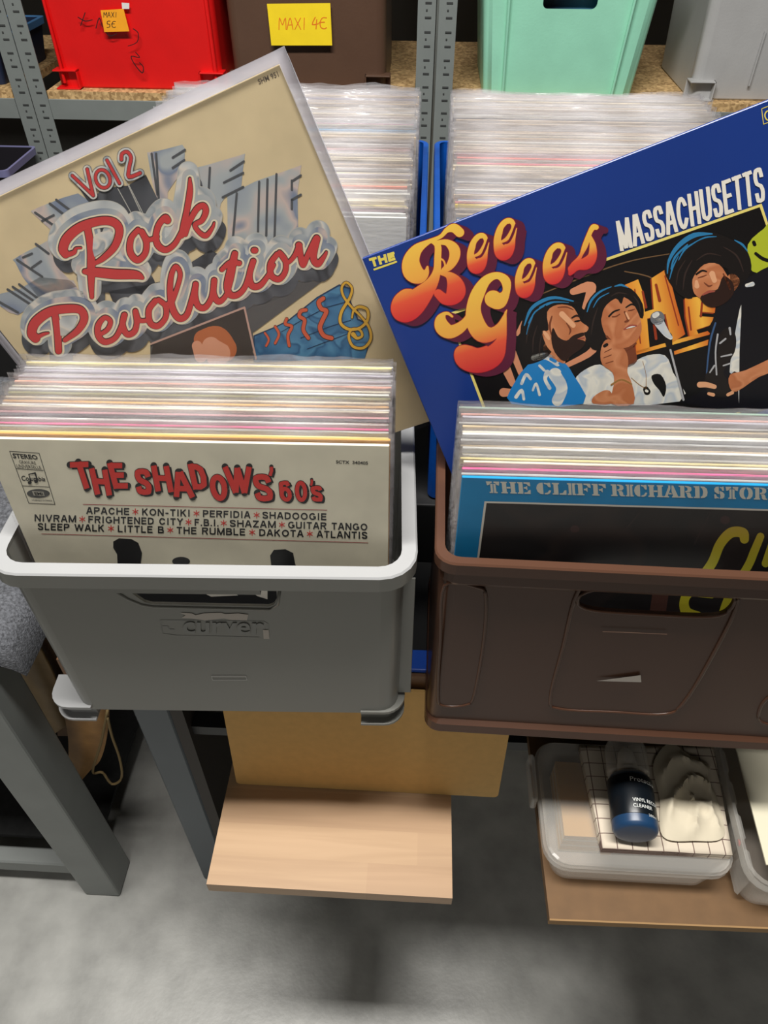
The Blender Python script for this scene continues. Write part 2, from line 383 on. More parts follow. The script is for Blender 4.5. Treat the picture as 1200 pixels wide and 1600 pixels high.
# ------------------------------------------------------------------ steel shelving at the back
M_steel = mat('grey_steel', (126, 132, 130), .45, nscale=25, namt=.04)
M_slot = mat('slot_dark', (58, 60, 60), .8)
M_dark = mat('black_metal', (30, 30, 31), .5)
def osbmat():
    m = bpy.data.materials.new('chipboard'); m.use_nodes = True; nt = m.node_tree; b = nt.nodes['Principled BSDF']; b.inputs['Roughness'].default_value = .8
    tc = nt.nodes.new('ShaderNodeTexCoord'); v = nt.nodes.new('ShaderNodeTexVoronoi'); v.inputs['Scale'].default_value = 170
    n = nt.nodes.new('ShaderNodeTexNoise'); n.inputs['Scale'].default_value = 60
    mx = nt.nodes.new('ShaderNodeMath'); mx.operation = 'MULTIPLY'; r = nt.nodes.new('ShaderNodeValToRGB')
    nt.links.new(tc.outputs['Object'], v.inputs[0]); nt.links.new(tc.outputs['Object'], n.inputs[0])
    nt.links.new(v.outputs['Color'], mx.inputs[0]); nt.links.new(n.outputs[0], mx.inputs[1]); nt.links.new(mx.outputs[0], r.inputs[0])
    r.color_ramp.elements[0].color = lin((150, 118, 76)); r.color_ramp.elements[0].position = .05
    r.color_ramp.elements[1].color = lin((222, 186, 132)); r.color_ramp.elements[1].position = .45
    nt.links.new(r.outputs[0], b.inputs['Base Color']); return m
M_osb = osbmat()
rack = thing('shelving_rack', 'grey slotted steel shelving rack with chipboard shelves holding the back row of crates', 'shelving', (0, 1.8, 0))
Mbx = boxme(-.0185, .0185, -.0009, .0009, -1.05, 1.05)
slot_me = boxme(-.0065, .0065, -.0006, .0006, -.0016, .0016); dot_me = boxme(-.0016, .0016, -.0006, .0006, -.0016, .0016)
def post(x, back=False):
    y = .55 if back else 0
    # L-profile post: front flange + side flange, one mesh
    bm = bmesh.new(); bm.from_mesh(boxme(x-.0185, x+.0185, y-.001, y+.001, 0, 2.1)); bm.from_mesh(boxme(x-.0185, x-.0165, y, y+.035, 0, 2.1))
    p = link('post', bm_me(bm), M_steel, rack)
    if not back:
        for k in range(20):
            z = .76+k*.0254
            link('slot', slot_me, M_slot, p, (x+.003, y-.0016, z))
            if k % 2: link('peg_hole', dot_me, M_slot, p, (x, y-.0016, z+.0127))
for x in (-.905, -.866, -.006, .037): post(x)
for x in (-.866, .037): post(x, True)
def beam(x0, x1, z0, z1, y=0):
    link('beam', boxme(x0, x1, y-.002, y+.012, z0, z1, .001, 1), M_steel, rack)
beam(-.847, -.026, .985, 1.027); beam(.057, 1.04, .985, 1.027); beam(-1.7, -.925, .985, 1.027)
for x0, x1, nm in ((-.846, -.027, 0), (.058, 1.04, 1), (-1.7, -.926, 2)):
    link('chipboard_shelf', boxme(x0, x1, .0, .55, 1.027, 1.043), M_osb, rack)
    link('chipboard_shelf', boxme(x0, x1, .0, .55, .40, .416), M_osb, rack); beam(x0, x1, .36, .40)
    link('chipboard_shelf', boxme(x0, x1, .0, .55, 1.70, 1.716), M_osb, rack); beam(x0, x1, 1.66, 1.70)
post(1.06); post(-1.72)

# ------------------------------------------------------------------ crates on the rack shelf
def plast(name, c, rough=.38): return mat(name, c, rough, nscale=14, namt=.05, bump=.12, bscale=220)
M_red = plast('red_plastic', (226, 22, 22)); M_brownb = plast('brown_plastic_back', (92, 68, 54)); M_mint = plast('mint_plastic', (158, 224, 196)); M_greyb = plast('pale_grey_plastic', (178, 178, 178))
M_blue = plast('blue_plastic', (10, 74, 160)); M_grey = mat('grey_plastic', (134, 134, 129), .28, nscale=6, namt=.03, spec=.45); M_brown = mat('brown_plastic', (80, 54, 41), .3, spec=.3, nscale=8, namt=.05)
def foot_me(sgn, w=.036, d=.03, h=.02):
    """open moulded corner foot: top ledge, bottom ledge, outer side wall, web"""
    bm = bmesh.new()
    for b in ((-w/2, w/2, -d/2, d/2, h-.003, h), (-w/2, w/2, -d/2, d/2, 0, .003), (w/2-.003, w/2, -d/2, d/2, 0, h) if sgn < 0 else (-w/2, -w/2+.003, -d/2, d/2, 0, h), (-w/2, w/2, d/2-.003, d/2, 0, h)):
        bm.from_mesh(boxme(*b, bev=.0008, seg=1))
    me = bm_me(bm, False); return me
def back_crate(name, label, cx, W, wb, m, x_shift=0, D=.32, H=.27, depth_y=1.80, feet=True, rz=0, hz=(.165, .20)):
    t = thing(name, label, 'crate', (cx, depth_y+D/2+.012, 1.0435), rz, 'crates on the rack shelf')
    me = crate_mesh(W, D, H, wb, D-.03, handle=rloop(-.055, .055, hz[0], hz[1], .0105), r=.02, shift=(x_shift, 0))
    link('body', me, m, t)
    if feet:
        for s in (-1, 1): link('foot', foot_me(s, .055, .034, .038), m, t, (x_shift+s*(wb/2-.018), -D/2+.016, .0))
    return t
red = back_crate('plastic_crate', 'bright red crate with an orange price note and black scribbles', -.636, .386, .362, M_red, hz=(.176, .20))
link('rib', boxme(-.004, .004, -.004, .004, .0, .23, .002, 1), M_red, red, (.172, -.152, .01))
link('rib', boxme(-.003, .003, -.004, .004, .0, .23, .002, 1), M_red, red, (-.172, -.152, .01))
bro = back_crate('plastic_crate', 'dark brown crate with a yellow paper price sign', -.258, .352, .336, M_brownb, hz=(.176, .20))
link('ledge', boxme(.1, .168, -.158, -.15, .0, .006, .002, 1), M_brownb, bro)
mint = back_crate('plastic_crate', 'mint green crate with a round-ended grip hole', .285, .385, .325, M_mint, feet=False, hz=(.162, .196))
for x, s in ((-.118, 1), (.118, -1)): link('corner_panel', boxme(-.0025, .0025, -.004, .004, 0, .25, .0015, 1), M_mint, mint, (x, -.150, .004)).rotation_euler = (R(2.5), R(-2.2*s if s > 0 else 3), 0)
gre = back_crate('plastic_crate', 'pale grey scuffed crate with moulded corner foot', .765, .42, .385, M_greyb, hz=(.172, .20))
link('rib', boxme(-.0015, .0015, -.002, .002, .03, .13, 0), M_greyb, gre, (-.075, -.152, 0))

def sheet_y(cx, y, cz, tilt=0):
    return Sheet((cx, y, cz), (1, 0, 0), (0, math.sin(R(tilt)), math.cos(R(tilt))))
# front faces for the notes: stick to the crate wall (tapered outwards to the top)
M_marker = mat('black_marker', (50, 8, 10), .6); M_omark = mat('orange_marker', (232, 120, 20), .6)
M_note = mat('orange_note', (250, 168, 28), .7, nscale=40, namt=.05); M_sign = mat('yellow_paper', (250, 218, 24), .7, nscale=30, namt=.04)
M_tape = mat('clear_tape', (122, 100, 84), .3)
def noteboard(name, label, px, y, m, cat, tilt, strokes, mk_mat, th=.0008):
    sh = Sheet(atY(px[3][0], px[3][1], y), (1, 0, 0), (0, math.sin(R(tilt)), math.cos(R(tilt))))
    t = thing(name, label, cat, mw=sh.mw)
    q = [sh.uv(*p) for p in px]; n = len(q)
    vs = [(a, b, 0) for a, b in q]+[(a, b, -th) for a, b in q]
    fs = [tuple(range(n-1, -1, -1)), tuple(range(n, 2*n))]+[(k, (k+1) % n, (k+1) % n+n, k+n) for k in range(n)]
    link('paper', mk('paper', vs, fs), m, t)
    strokeprint(sh, t, 'handwriting', strokes, .0002, mk_mat, sub=3); return t, sh
def hw(s, x, y, h, w=1.3, slant=0, gap=.95):
    """simple handwritten capitals; strokes in pixel units, top-left at x, y"""
    G = {'M': [[(0, 1), (.05, 0), (.35, .6), (.65, 0), (.72, 1)]], 'A': [[(0, 1), (.32, 0), (.62, 1)], [(.1, .62), (.55, .6)]], 'X': [[(0, 0), (.6, 1)], [(.58, 0), (0, 1)]],
         'I': [[(.15, 0), (.12, 1)]], '4': [[(.3, 0), (0, .62), (.65, .55)], [(.45, .2), (.38, 1)]], '5': [[(.6, 0), (.12, .03), (.08, .45), (.5, .5), (.5, .9), (.02, 1)]],
         'E': [[(.7, .05), (.3, .05), (.05, .4), (.1, .85), (.45, 1), (.7, .9)], [(-.05, .45), (.5, .42)], ]}
    out = []
    for c in s:
        if c != ' ':
            for st in G[c]: out.append([(x+a*h*.85-b*slant*h, y+b*h, w) for a, b in st])
        x += h*(.35 if c in 'I ' else .8)*gap
    return out
FY_red, FY_bro = 1.80+.012, 1.80+.012
noteboard('price_note', 'small orange sticky note reading MAXI 5€ on the red crate', [(157, 16), (193, 14), (202, 49), (163, 50)], FY_red-.001, M_note, 'note', 2,
          hw('MAXI', 162, 19, 8, .9)+hw('5E', 167, 33, 10, 1.1), mat('black_ink', (40, 30, 20), .6))
noteboard('price_sign', 'yellow paper sign reading MAXI 4€ taped to the dark brown crate', [(417, 6), (516, 5), (519, 71), (424, 71)], FY_bro-.001, M_sign, 'sign', 2,
          hw('MAXI', 436, 28, 18, 1.3, gap=.86)+hw('4E', 488, 27, 18, 1.6, gap=.8), M_omark)
shr = Sheet(atY(200, 60, FY_red+.001), (1, 0, 0), (0, math.sin(R(2)), math.cos(R(2))))
o = strokeprint(shr, None, 'marker_scribble', [[(122, 27, 1.6), (133, 33, 1.6), (144, 31, 1.6)], [(133, 20, 1.6), (126, 40, 1.6)], [(150, 44, 1.6), (155, 28, 1.6), (160, 42, 1.6)], [(165, 50, 1.6), (172, 56, 1.6), (182, 53, 1.6)],
    [(208, 45, 1.6), (216, 52, 1.4), (214, 66, 1.4), (200, 72, 1.2)], [(212, 82, 1.5), (218, 90, 1.5), (205, 88, 1.5), (210, 100, 1.5), (222, 114, 1.8), (224, 105, 1.5), (218, 98, 1.5)]], 0.0, M_marker, sub=3)
bpy.context.view_layer.update(); o.parent = red; o.matrix_world = shr.mw
# remains of a torn sticker
o = polyprint(shr, None, 'torn_sticker', [[(190, 4), (202, 5), (202, 14), (191, 14)]], .0002, mat('white_paper', (225, 225, 220), .7)); o.parent = red; o.matrix_world = shr.mw
bpy.context.view_layer.update()
for c in ((red, -.633),):
    for ch in c[0].children:
        if ch.name.startswith(('marker', 'torn')): ch.matrix_world = shr.mw
# record sleeves glimpsed in the mint crate's grip hole
M_sig = gradmat('dark_cover', [(0, (20, 22, 26)), (.4, (30, 40, 60)), (.6, (90, 150, 190)), (1, (20, 20, 24))], 0)
tag(box('record_sleeve', -.15, .15, 1.855, 1.858, 1.055, 1.30, M_sig, loc=(.285, 0, 0)), 'dark and blue record sleeve inside the mint crate behind the grip hole', 'record')
# folded dark blue boxes in the next bay and below
M_navy = mat('navy_box', (24, 40, 70), .5); M_lblue = mat('light_blue', (90, 150, 210), .5)
def tray(name, label, x0, x1, y0, y1, z0, z1, m, m2, rz=0):
    t = thing(name, label, 'box', ((x0+x1)/2, (y0+y1)/2, z0), rz); W, D = x1-x0, y1-y0
    link('body', mk('tray', *loft([(rrect(W*.92, D*.92, .01), 0), (rrect(W, D, .012), z1-z0), (rrect(W*.96, D*.96, .01), z1-z0), (rrect(W*.9, D*.9, .01), .006)])), m, t)
    link('rim', mk('rim', *loft([(rrect(W*1.02, D*1.02, .012), z1-z0-.012), (rrect(W*1.03, D*1.03, .012), z1-z0+.002), (rrect(W*.97, D*.97, .012), z1-z0+.002), (rrect(W*.97, D*.97, .012), z1-z0-.002)], False, False)), m2, t); return t
tray('storage_box', 'dark blue box with pale blue rim behind the left steel posts', -1.26, -.945, 1.83, 2.1, 1.0435, 1.13, M_navy, M_lblue)
tray('storage_box', 'navy box lying at the back of the shelf beside the red crate', -.835, -.83+.0, 1.9, 2.1, 1.0435, 1.05, M_navy, M_navy) if False else None
tray('storage_box', 'dark navy box pushed back left of the red crate', -.90, -.85, 2.14, 2.3, 1.0435, 1.15, M_navy, mat('blue_edge', (40, 80, 130), .5))
# lower left: dark box with a pale edge on a low shelf board
tray('storage_box', 'dark box with pale violet rim on the low shelf behind the left posts', -1.08, -.90, 1.62, 1.78, .86, .93, mat('black_box', (26, 24, 30), .5), mat('violet_edge', (120, 120, 160), .5))
tag(box('side_table', -1.6, -.93, 1.58, 1.79, .0, .858, M_dark), 'black cabinet standing in front of the left end of the rack', 'cabinet')

# ------------------------------------------------------------------ tables
M_top = mat('black_tabletop', (14, 14, 15), .7); M_edge = mat('brown_edge', (110, 76, 46), .5, nscale=20, namt=.15)
M_leg = mat('dark_grey_paint', (84, 92, 98), .45, nscale=10, namt=.05)
tab = thing('work_table', 'long black table with brown front edge carrying the record crates', 'table', (0, .48, 0))
link('tabletop', boxme(-.40, .95, .004, .80, .75, .79), M_top, tab)
link('edge_strip', boxme(-.40, .95, 0, .004, .752, .79), M_edge, tab)
for x in (-.345, .90):
    for y in (.06, .74): link('leg', boxme(x-.026, x+.026, y-.01, y+.04, 0, .75, .003, 1), M_leg, tab)
M_pan = mat('side_panel', (44, 36, 30), .6)
link('side_panel', boxme(-.318, -.300, .05, .75, .12, .75), M_pan, tab)
link('rail', boxme(-.32, .90, .30, .33, .20, .235), mat('rail', (62, 64, 64), .5), tab)
link('rail', boxme(-.32, .90, .06, .085, .53, .5505), M_dark, tab)
for x in (-.18, .02, .24, .60): link('support_arm', boxme(x-.01, x+.01, -.15, .09, .54, .5505), M_dark, tab)
riser = tag(box('riser_box', -.42, .52, .655, 1.25, .7905, .892, M_top, bev=.002), 'black riser box under the blue record crates', 'riser')

# carpet covered table at the left
M_carpet = mat('grey_carpet', (92, 94, 99), 1, nscale=260, namt=.55, bump=1, bscale=420)
M_legl = mat('light_grey_paint', (128, 132, 130), .5, nscale=9, namt=.1); M_legd = mat('scuff', (92, 94, 92), .5)
ct = thing('carpeted_bench', 'bench covered in speckled grey carpet on square grey metal legs', 'bench', (-.56, .49, 0))
cz = .775
bm = bmesh.new(); bmesh.ops.create_grid(bm, x_segments=60, y_segments=60, size=.5)
random.seed(3)
for v in bm.verts:
    x, y = v.co.x, v.co.y      # -.5...5
    X = -.42+(x)*.84; Yv = (y+.5)*.56
    Z = cz+.004*noise.noise(Vector((x*60, y*60, 0)))
    # rounded overhanging edges at right and front
    ex = max(0, X-(-.035)); Z -= ex*ex*16; 
    v.co = Vector((X+.085, Yv+.02, Z))
ed = [e for e in bm.edges if e.is_boundary]
r_ = bmesh.ops.extrude_edge_only(bm, edges=ed)
for g in r_['geom']:
    if isinstance(g, bmesh.types.BMVert): g.co.z -= .05+.004*noise.noise(g.co*40)
link('carpet', bm_me(bm, True), M_carpet, ct)
link('board', boxme(-.75, .045, .035, .56, .70, .7415), M_dark, ct)
def leg_thing(x0, x1, y0, y1):
    lg = link('leg', boxme(x0, x1, y0, y1, 0, .70, .004, 2), M_legl, ct)
    return lg
leg_thing(-.030, .038, 0.0, .066); leg_thing(-.030, .038, .46, .526); leg_thing(-.75, -.682, 0, .066); leg_thing(-.75, -.682, .46, .526)
link('crossbar', boxme(-.682, -.030, .02, .05, .045, .085, .003, 1), M_legl, ct)
link('shelf_board', boxme(-.682, .0, .066, .46, .085, .095), mat('dark_felt', (26, 27, 27), .95, nscale=80, namt=.3), ct)

# tan leather bag with cord behind the bench leg
M_tan = mat('tan_leather', (184, 138, 84), .6, nscale=30, namt=.18); M_cord = mat('cord', (128, 108, 70), .8)
def warp(nm, cols, z0, m, parent, thick=.006):
    vs = []; fs = []; n = len(cols)
    for (a, b) in cols:
        for s in (0, 1):
            d = Vector((0, thick*s, 0)); vs += [Vector(a)+d, Vector(b)+d]
    for k in range(n-1):
        i = k*4; j = i+4
        fs += [(i, i+1, j+1, j), (i+2, j+2, j+3, i+3), (i, j, j+2, i+2), (i+1, i+3, j+3, j+1)]
    fs += [(0, 2, 3, 1), ((n-1)*4, (n-1)*4+1, (n-1)*4+3, (n-1)*4+2)]
    return link(nm, mk(nm, vs, fs, True), m, parent)
bag = thing('leather_bag', 'worn tan leather bag hanging behind the grey bench leg', 'bag', (0, 0, 0))
BY = .60
def strip(pl, y0=BY, y1=BY):
    sm = smoothpts([a+b for a, b in pl], 6)
    return [(atY(s[0], s[1], y0), atY(s[2], s[3], y1)) for s in sm]
warp('strap', strip([((98, 1105), (170, 1085)), ((106, 1150), (168, 1140)), ((107, 1180), (158, 1185)), ((108, 1205), (140, 1205)), ((118, 1226), (122, 1226))]), 0, M_tan, bag)
warp('flap', strip([((25, 1040), (45, 985)), ((45, 1085), (80, 1050)), ((60, 1120), (92, 1085)), ((80, 1150), (110, 1130))], BY+.03, BY+.02), 0, mat('pale_leather', (150, 124, 84), .6, nscale=25, namt=.2), bag)
warp('body', strip([((30, 1000), (70, 960)), ((60, 1050), (110, 1020)), ((85, 1100), (140, 1090)), ((90, 1150), (150, 1150))], BY+.06, BY+.05), 0, mat('brown_leather', (92, 66, 40), .65, nscale=25, namt=.2), bag)
cp = [atY(x, y, BY-.012) for x, y, *_ in smoothpts([(168, 1110, 0), (158, 1160, 0), (145, 1205, 0), (160, 1207, 0), (175, 1225, 0), (190, 1215, 0), (187, 1185, 0), (175, 1150, 0), (168, 1120, 0)], 5)]
link('cord', tubeme(cp, .0022), M_cord, bag)

# ------------------------------------------------------------------ low shelf level: boards, boxes, bottle
def woodmat(name, c1, c2, sc=(2, 40, 40)):
    m = bpy.data.materials.new(name); m.use_nodes = True; nt = m.node_tree; b = nt.nodes['Principled BSDF']; b.inputs['Roughness'].default_value = .45
    tc = nt.nodes.new('ShaderNodeTexCoord'); mp = nt.nodes.new('ShaderNodeMapping'); mp.inputs['Scale'].default_value = sc
    n = nt.nodes.new('ShaderNodeTexNoise'); n.inputs['Scale'].default_value = 1.6; n.inputs['Detail'].default_value = 6; n.inputs['Distortion'].default_value = .8
    r = nt.nodes.new('ShaderNodeValToRGB'); r.color_ramp.elements[0].position = .3; r.color_ramp.elements[1].position = .7
    r.color_ramp.elements[0].color = lin(c1); r.color_ramp.elements[1].color = lin(c2)
    nt.links.new(tc.outputs['Object'], mp.inputs[0]); nt.links.new(mp.outputs[0], n.inputs[0]); nt.links.new(n.outputs[0], r.inputs[0]); nt.links.new(r.outputs[0], b.inputs['Base Color']); return m
M_w1 = woodmat('beech_wood', (166, 134, 102), (180, 148, 114)); M_w2 = woodmat('beech_wood_lighter', (170, 138, 104), (184, 152, 118))
M_w3 = woodmat('beech_wood_pinkish', (162, 130, 98), (176, 143, 110))
zt = .572
A = atZ(322, 1383, zt); B = atZ(707, 1404, zt); bd = atZ(362, 1186, zt)
px0, px1, py0, py1 = A.x, B.x, A.y+.001, bd.y-.004
wp = thing('wooden_board', 'pale beech board of glued staves lying below the grey crate', 'board', (px0, py0, zt-.02), 0)
ex = [(0, .19, .0, .035), (.19, px1-px0, 0, .035), (0, .11, .035, .075), (.11, .25, .035, .075), (.25, px1-px0, .035, .075), (0, .21, .075, .12), (.21, px1-px0, .075, .12), (0, px1-px0, .12, py1-py0)]
for k, (a, b, c, d) in enumerate(ex):
    link('stave', boxme(a, b, c, d, 0, .02), (M_w1, M_w2, M_w3)[(k*2+k//3) % 3], wp)
# tan panel leaning on the table edge
M_card = mat('tan_board', (206, 166, 100), .75, nscale=90, namt=.05)
yb = .448
L0 = atY(373, 1236, yb); R0 = atY(775, 1258, yb)
tp = Vector((0, .476-yb, .788-L0.z)).normalized()
shp = Sheet((L0.x, yb, zt+.0005), (1, 0, 0), tp)
q = [shp.uv(*p) for p in ((374, 1234), (776, 1257), (802, 1128), (335, 1078))]
wdt = R0.x-L0.x
pts = [(a-.0, b) for a, b in rrect(wdt, .20, .006, wdt/2, .10, 4)]
n = len(pts)
tpn = link('tan_panel', mk('p', [(a, b, 0) for a, b in pts]+[(a, b, -.004) for a, b in pts], [tuple(range(n)), tuple(range(2*n-1, n-1, -1))]+[(k+n, (k+1) % n+n, (k+1) % n, k) for k in range(n)]), M_card, mw=shp.mw)
tag(tpn, 'tan board panel standing on the beech board against the table edge', 'panel')
# fibreboard on the right
M_fib = mat('fibreboard', (108, 80, 50), .7, nscale=60, namt=.08); M_fibe = mat('fibreboard_edge', (150, 118, 78), .8)
fA = atZ(859, 1438, zt-.008)
fb = thing('fibreboard_shelf', 'thin brown fibreboard sheet under the clear storage boxes', 'board', (fA.x, fA.y, zt-.021), R(1.0))
link('sheet', boxme(0, .62, .002, .36, 0, .013), M_fib, fb); link('front_edge', boxme(0, .62, 0, .002, 0, .0128), M_fibe, fb)
ZB = zt-.008
M_clear = plasticmat('clear_box', .16, .45, rough=.2, bump=.05, white=(215, 212, 205), bscale=20)
def clear_box(name, label, x0, x1, y0, y1, h, rz=0):
    t = thing(name, label, 'box', ((x0+x1)/2, (y0+y1)/2, ZB+.0005), rz); W, D = x1-x0, y1-y0
    bd0 = link('body', mk('b', *loft([(rrect(W*.86, D*.88, .02), 0), (rrect(W*.93, D*.94, .022), h*.8), (rrect(W, D, .028), h*.82), (rrect(W, D, .028), h), (rrect(W-.008, D-.008, .026), h), (rrect(W*.93-.004, D*.94-.004, .02), h*.80), (rrect(W*.86-.004, D*.88-.004, .018), .002)])), M_clear, t); smooth_by_angle(bd0.data)
    return t, W, D
c0 = atZ(846, 1335, ZB+.06); c1 = atZ(1150, 1345, ZB+.06); cb = atZ(838, 1165, ZB+.06)
sb, W, D = clear_box('storage_box', 'clear plastic lidded box with folded cloths and a bottle on it', c0.x+.004, c1.x, c0.y-.012, cb.y+.008, .055)
link('lid', mk('l', *loft([(rrect(W*.97, D*.97, .026), .0555), (rrect(W*.97, D*.97, .026), .059), (rrect(W*.94, D*.94, .024), .060)])), M_clear, sb)
for s in (-1, 1):
    link('clip', boxme(-.004, .004, -.03, .03, .03, .058, .003, 2), M_clear, sb, (s*(W/2+.004), .03, 0))
cxb, cyb = sb.location.x, sb.location.y
M_tanc = mat('tan_card', (186, 140, 70), .7); M_crd = mat('pale_card', (196, 178, 150), .7)
k0 = thing('card_stack', 'stack of tan and pale cards inside the clear lidded box', 'cards', (cxb-.052, cyb+.012, ZB+.003))
for k in range(9): link('card', boxme(-.030+k*.0001, .02, -.05, .045, k*.005, k*.005+.004), M_tanc if k % 3 else M_crd, k0)
link('divider', boxme(.022, .034, -.052, .045, 0, .045), M_tanc, k0)

# checked towel
ZT = ZB+.0615
def towelmat():
    m = bpy.data.materials.new('checked_cloth'); m.use_nodes = True; nt = m.node_tree; b = nt.nodes['Principled BSDF']; b.inputs['Roughness'].default_value = .9
    tc = nt.nodes.new('ShaderNodeTexCoord'); br = nt.nodes.new('ShaderNodeTexBrick'); br.offset = 0; br.squash = 1
    br.inputs['Scale'].default_value = 1; br.inputs['Brick Width'].default_value = .0175; br.inputs['Row Height'].default_value = .0175; br.inputs['Mortar Size'].default_value = .0007; br.inputs['Mortar Smooth'].default_value = .3
    br.inputs['Color1'].default_value = lin((206, 194, 176)); br.inputs['Color2'].default_value = lin((200, 188, 170)); br.inputs['Mortar'].default_value = lin((112, 92, 84))
    nt.links.new(tc.outputs['Object'], br.inputs[0]); nt.links.new(br.outputs[0], b.inputs['Base Color']); return m
T = [atZ(905, 1168, ZT+.006), atZ(1113, 1168, ZT+.006), atZ(1143, 1338, ZT+.006), atZ(940, 1328, ZT+.006)]
tw = thing('checked_towel', 'folded cream towel with thin brown check lines on the clear box', 'towel', (T[3].x, T[3].y, ZT-.001))
def clothme(corners, z, n=24, wob=.0015, seed=0, th=.003):
    o = corners[3]; vs = []; fs = []
    for j in range(n+1):
        for i in range(n+1):
            a, b = i/n, j/n
            p = corners[3]*(1-a)*(1-b)+corners[2]*a*(1-b)+corners[0]*(1-a)*b+corners[1]*a*b
            d = min(a, 1-a, b, 1-b)
            vs.append(Vector((p.x-o.x, p.y-o.y, z+wob*noise.noise(Vector((a*5+seed, b*5, seed)))-(.001 if d == 0 else 0))))
    m = len(vs); vs += [Vector((v.x, v.y, v.z-th)) for v in vs]
    for j in range(n):
        for i in range(n):
            k = j*(n+1)+i; fs += [(k, k+1, k+n+2, k+n+1), (m+k, m+k+n+1, m+k+n+2, m+k+1)]
    e = [i for i in range(n+1)]+[j*(n+1)+n for j in range(1, n+1)]+[n*(n+1)+i for i in range(n-1, -1, -1)]+[j*(n+1) for j in range(n-1, 0, -1)]
    for a, b in zip(e, e[1:]+e[:1]): fs.append((a, m+a, m+b, b))
    return mk('cloth', vs, fs, True)
M_tw = towelmat()
for k in range(3):
    link('fold', clothme(T, .0035+.0042*k, seed=k*3, wob=.0008), M_tw, tw)
ZC = ZT+.0135
# crumpled white cloth
M_wc = mat('white_cloth', (200, 190, 168), .9, nscale=20, namt=.06)
out = [(1020, 1196), (1045, 1162), (1075, 1180), (1108, 1198), (1105, 1215), (1120, 1250), (1130, 1308), (1085, 1315), (1035, 1308), (1030, 1250)]
wc = thing('polishing_cloth', 'crumpled off-white cloth beside the bottle on the checked towel', 'cloth', tuple(atZ(1080, 1260, ZC)))
o3 = wc.location; cen = atZ(1080, 1250, ZC); vs = []; fs = []; ring = [atZ(a, b, ZC) for a, b, *_ in smoothpts([p+(0,) for p in out], 6, True)]
nr = 14; m = len(ring)
for j in range(nr):
    f = 1-j/nr
    for k, p in enumerate(ring):
        q_ = cen+(p-cen)*f; x, y = q_.x, q_.y
        nn = noise.noise(Vector((x*18, y*18, 1))); cr = .0075*(1-abs(math.sin(34*x+62*y+4*nn)))**2+.005*(1-abs(math.sin(75*x-38*y+3*nn)))**2+.003*(nn+.5)
        vs.append(Vector((x, y, ZC+.002+(cr+.004)*min(1, (1-f)*4)))-o3)
vs.append(cen+Vector((0, 0, .012))-o3)
for j in range(nr-1):
    for k in range(m): fs.append((j*m+k, j*m+(k+1) % m, (j+1)*m+(k+1) % m, (j+1)*m+k))
for k in range(m): fs.append(((nr-1)*m+k, (nr-1)*m+(k+1) % m, nr*m))
fs.append(tuple(range(m-1, -1, -1)))
cme = mk('cloth', vs, fs, True); smooth_by_angle(cme, 60); link('cloth', cme, M_wc, wc)
# bottle lying on its side, base towards the viewer
b0 = atZ(993, 1303, ZC+.027); b1 = atZ(976, 1168, ZC+.027)
ax = (b1-b0); Lb = ax.length; ax.normalize(); bx_ = Vector((ax.y, -ax.x, 0)); rB = .0255
ZX = Vector((0, 0, 1))
bmw = Matrix(((bx_.x, ax.x, 0, b0.x), (bx_.y, ax.y, 0, b0.y), (0, 0, 1, ZC+.0015+rB+.0012), (0, 0, 0, 1)))
bt = thing('spray_bottle', 'small dark blue vinyl cleaner bottle lying on the checked towel', 'bottle', mw=bmw)
def lathe_y(prof, n=32, x=0, z=0):
    vs = []; fs = []
    for r_, y in prof:
        for k in range(n): vs.append((x+r_*math.cos(2*math.pi*k/n), y, z+r_*math.sin(2*math.pi*k/n)))
    for i in range(len(prof)-1):
        for k in range(n): fs.append((i*n+k, (i+1)*n+k, (i+1)*n+(k+1) % n, i*n+(k+1) % n))
    fs.append(tuple(range(n-1, -1, -1))); fs.append(tuple((len(prof)-1)*n+k for k in range(n)))
    bm = bmesh.new(); bm.from_mesh(mk('l', vs, fs, True)); bmesh.ops.recalc_face_normals(bm, faces=bm.faces); return bm_me(bm, True)
Lbd = Lb*.64
link('body', lathe_y([(rB-.006, -.001), (rB-.002, .0), (rB, .004), (rB, Lbd-.008), (rB-.004, Lbd-.002), (rB-.012, Lbd)]), mat('blue_bottle', (26, 58, 92), .35), bt)
link('label', lathe_y([(rB+.0003, .012), (rB+.0005, .0125), (rB+.0005, Lbd-.009), (rB+.0003, Lbd-.0085)]), mat('black_label', (12, 18, 24), .3), bt)
link('cap', lathe_y([(.024, Lbd+.001), (.0245, Lbd+.002), (.0245, Lbd+.035), (.019, Lb+.008), (.008, Lb+.012)]), M_clear, bt)
link('nozzle', lathe_y([(.011, Lbd), (.012, Lbd+.012), (.009, Lbd+.03), (.0055, Lbd+.034)]), mat('white_nozzle', (200, 196, 186), .4), bt)
M_wtext = mat('white_print', (225, 228, 225), .5)
def cyltext(s, x0, x1, y0, y1):
    vs, fs = textflat(s, .0); q = []
    for a, b in vs:
        ang = (x0+(x1-x0)*a)/rB; r2 = rB+.0008
        q.append((r2*math.sin(ang), y0+(y1-y0)*b, r2*math.cos(ang)))
    link('label_print', mk('t', q, fs), M_wtext, bt)
cyltext('Protection', -.006, .030, Lbd*.72, Lbd*.80); cyltext('VINYL RECORD', -.006, .030, Lbd*.37, Lbd*.43); cyltext('CLEANER', -.006, .016, Lbd*.27, Lbd*.33); cyltext('200ml', .010, .022, Lbd*.15, Lbd*.19)
cyl_ = None

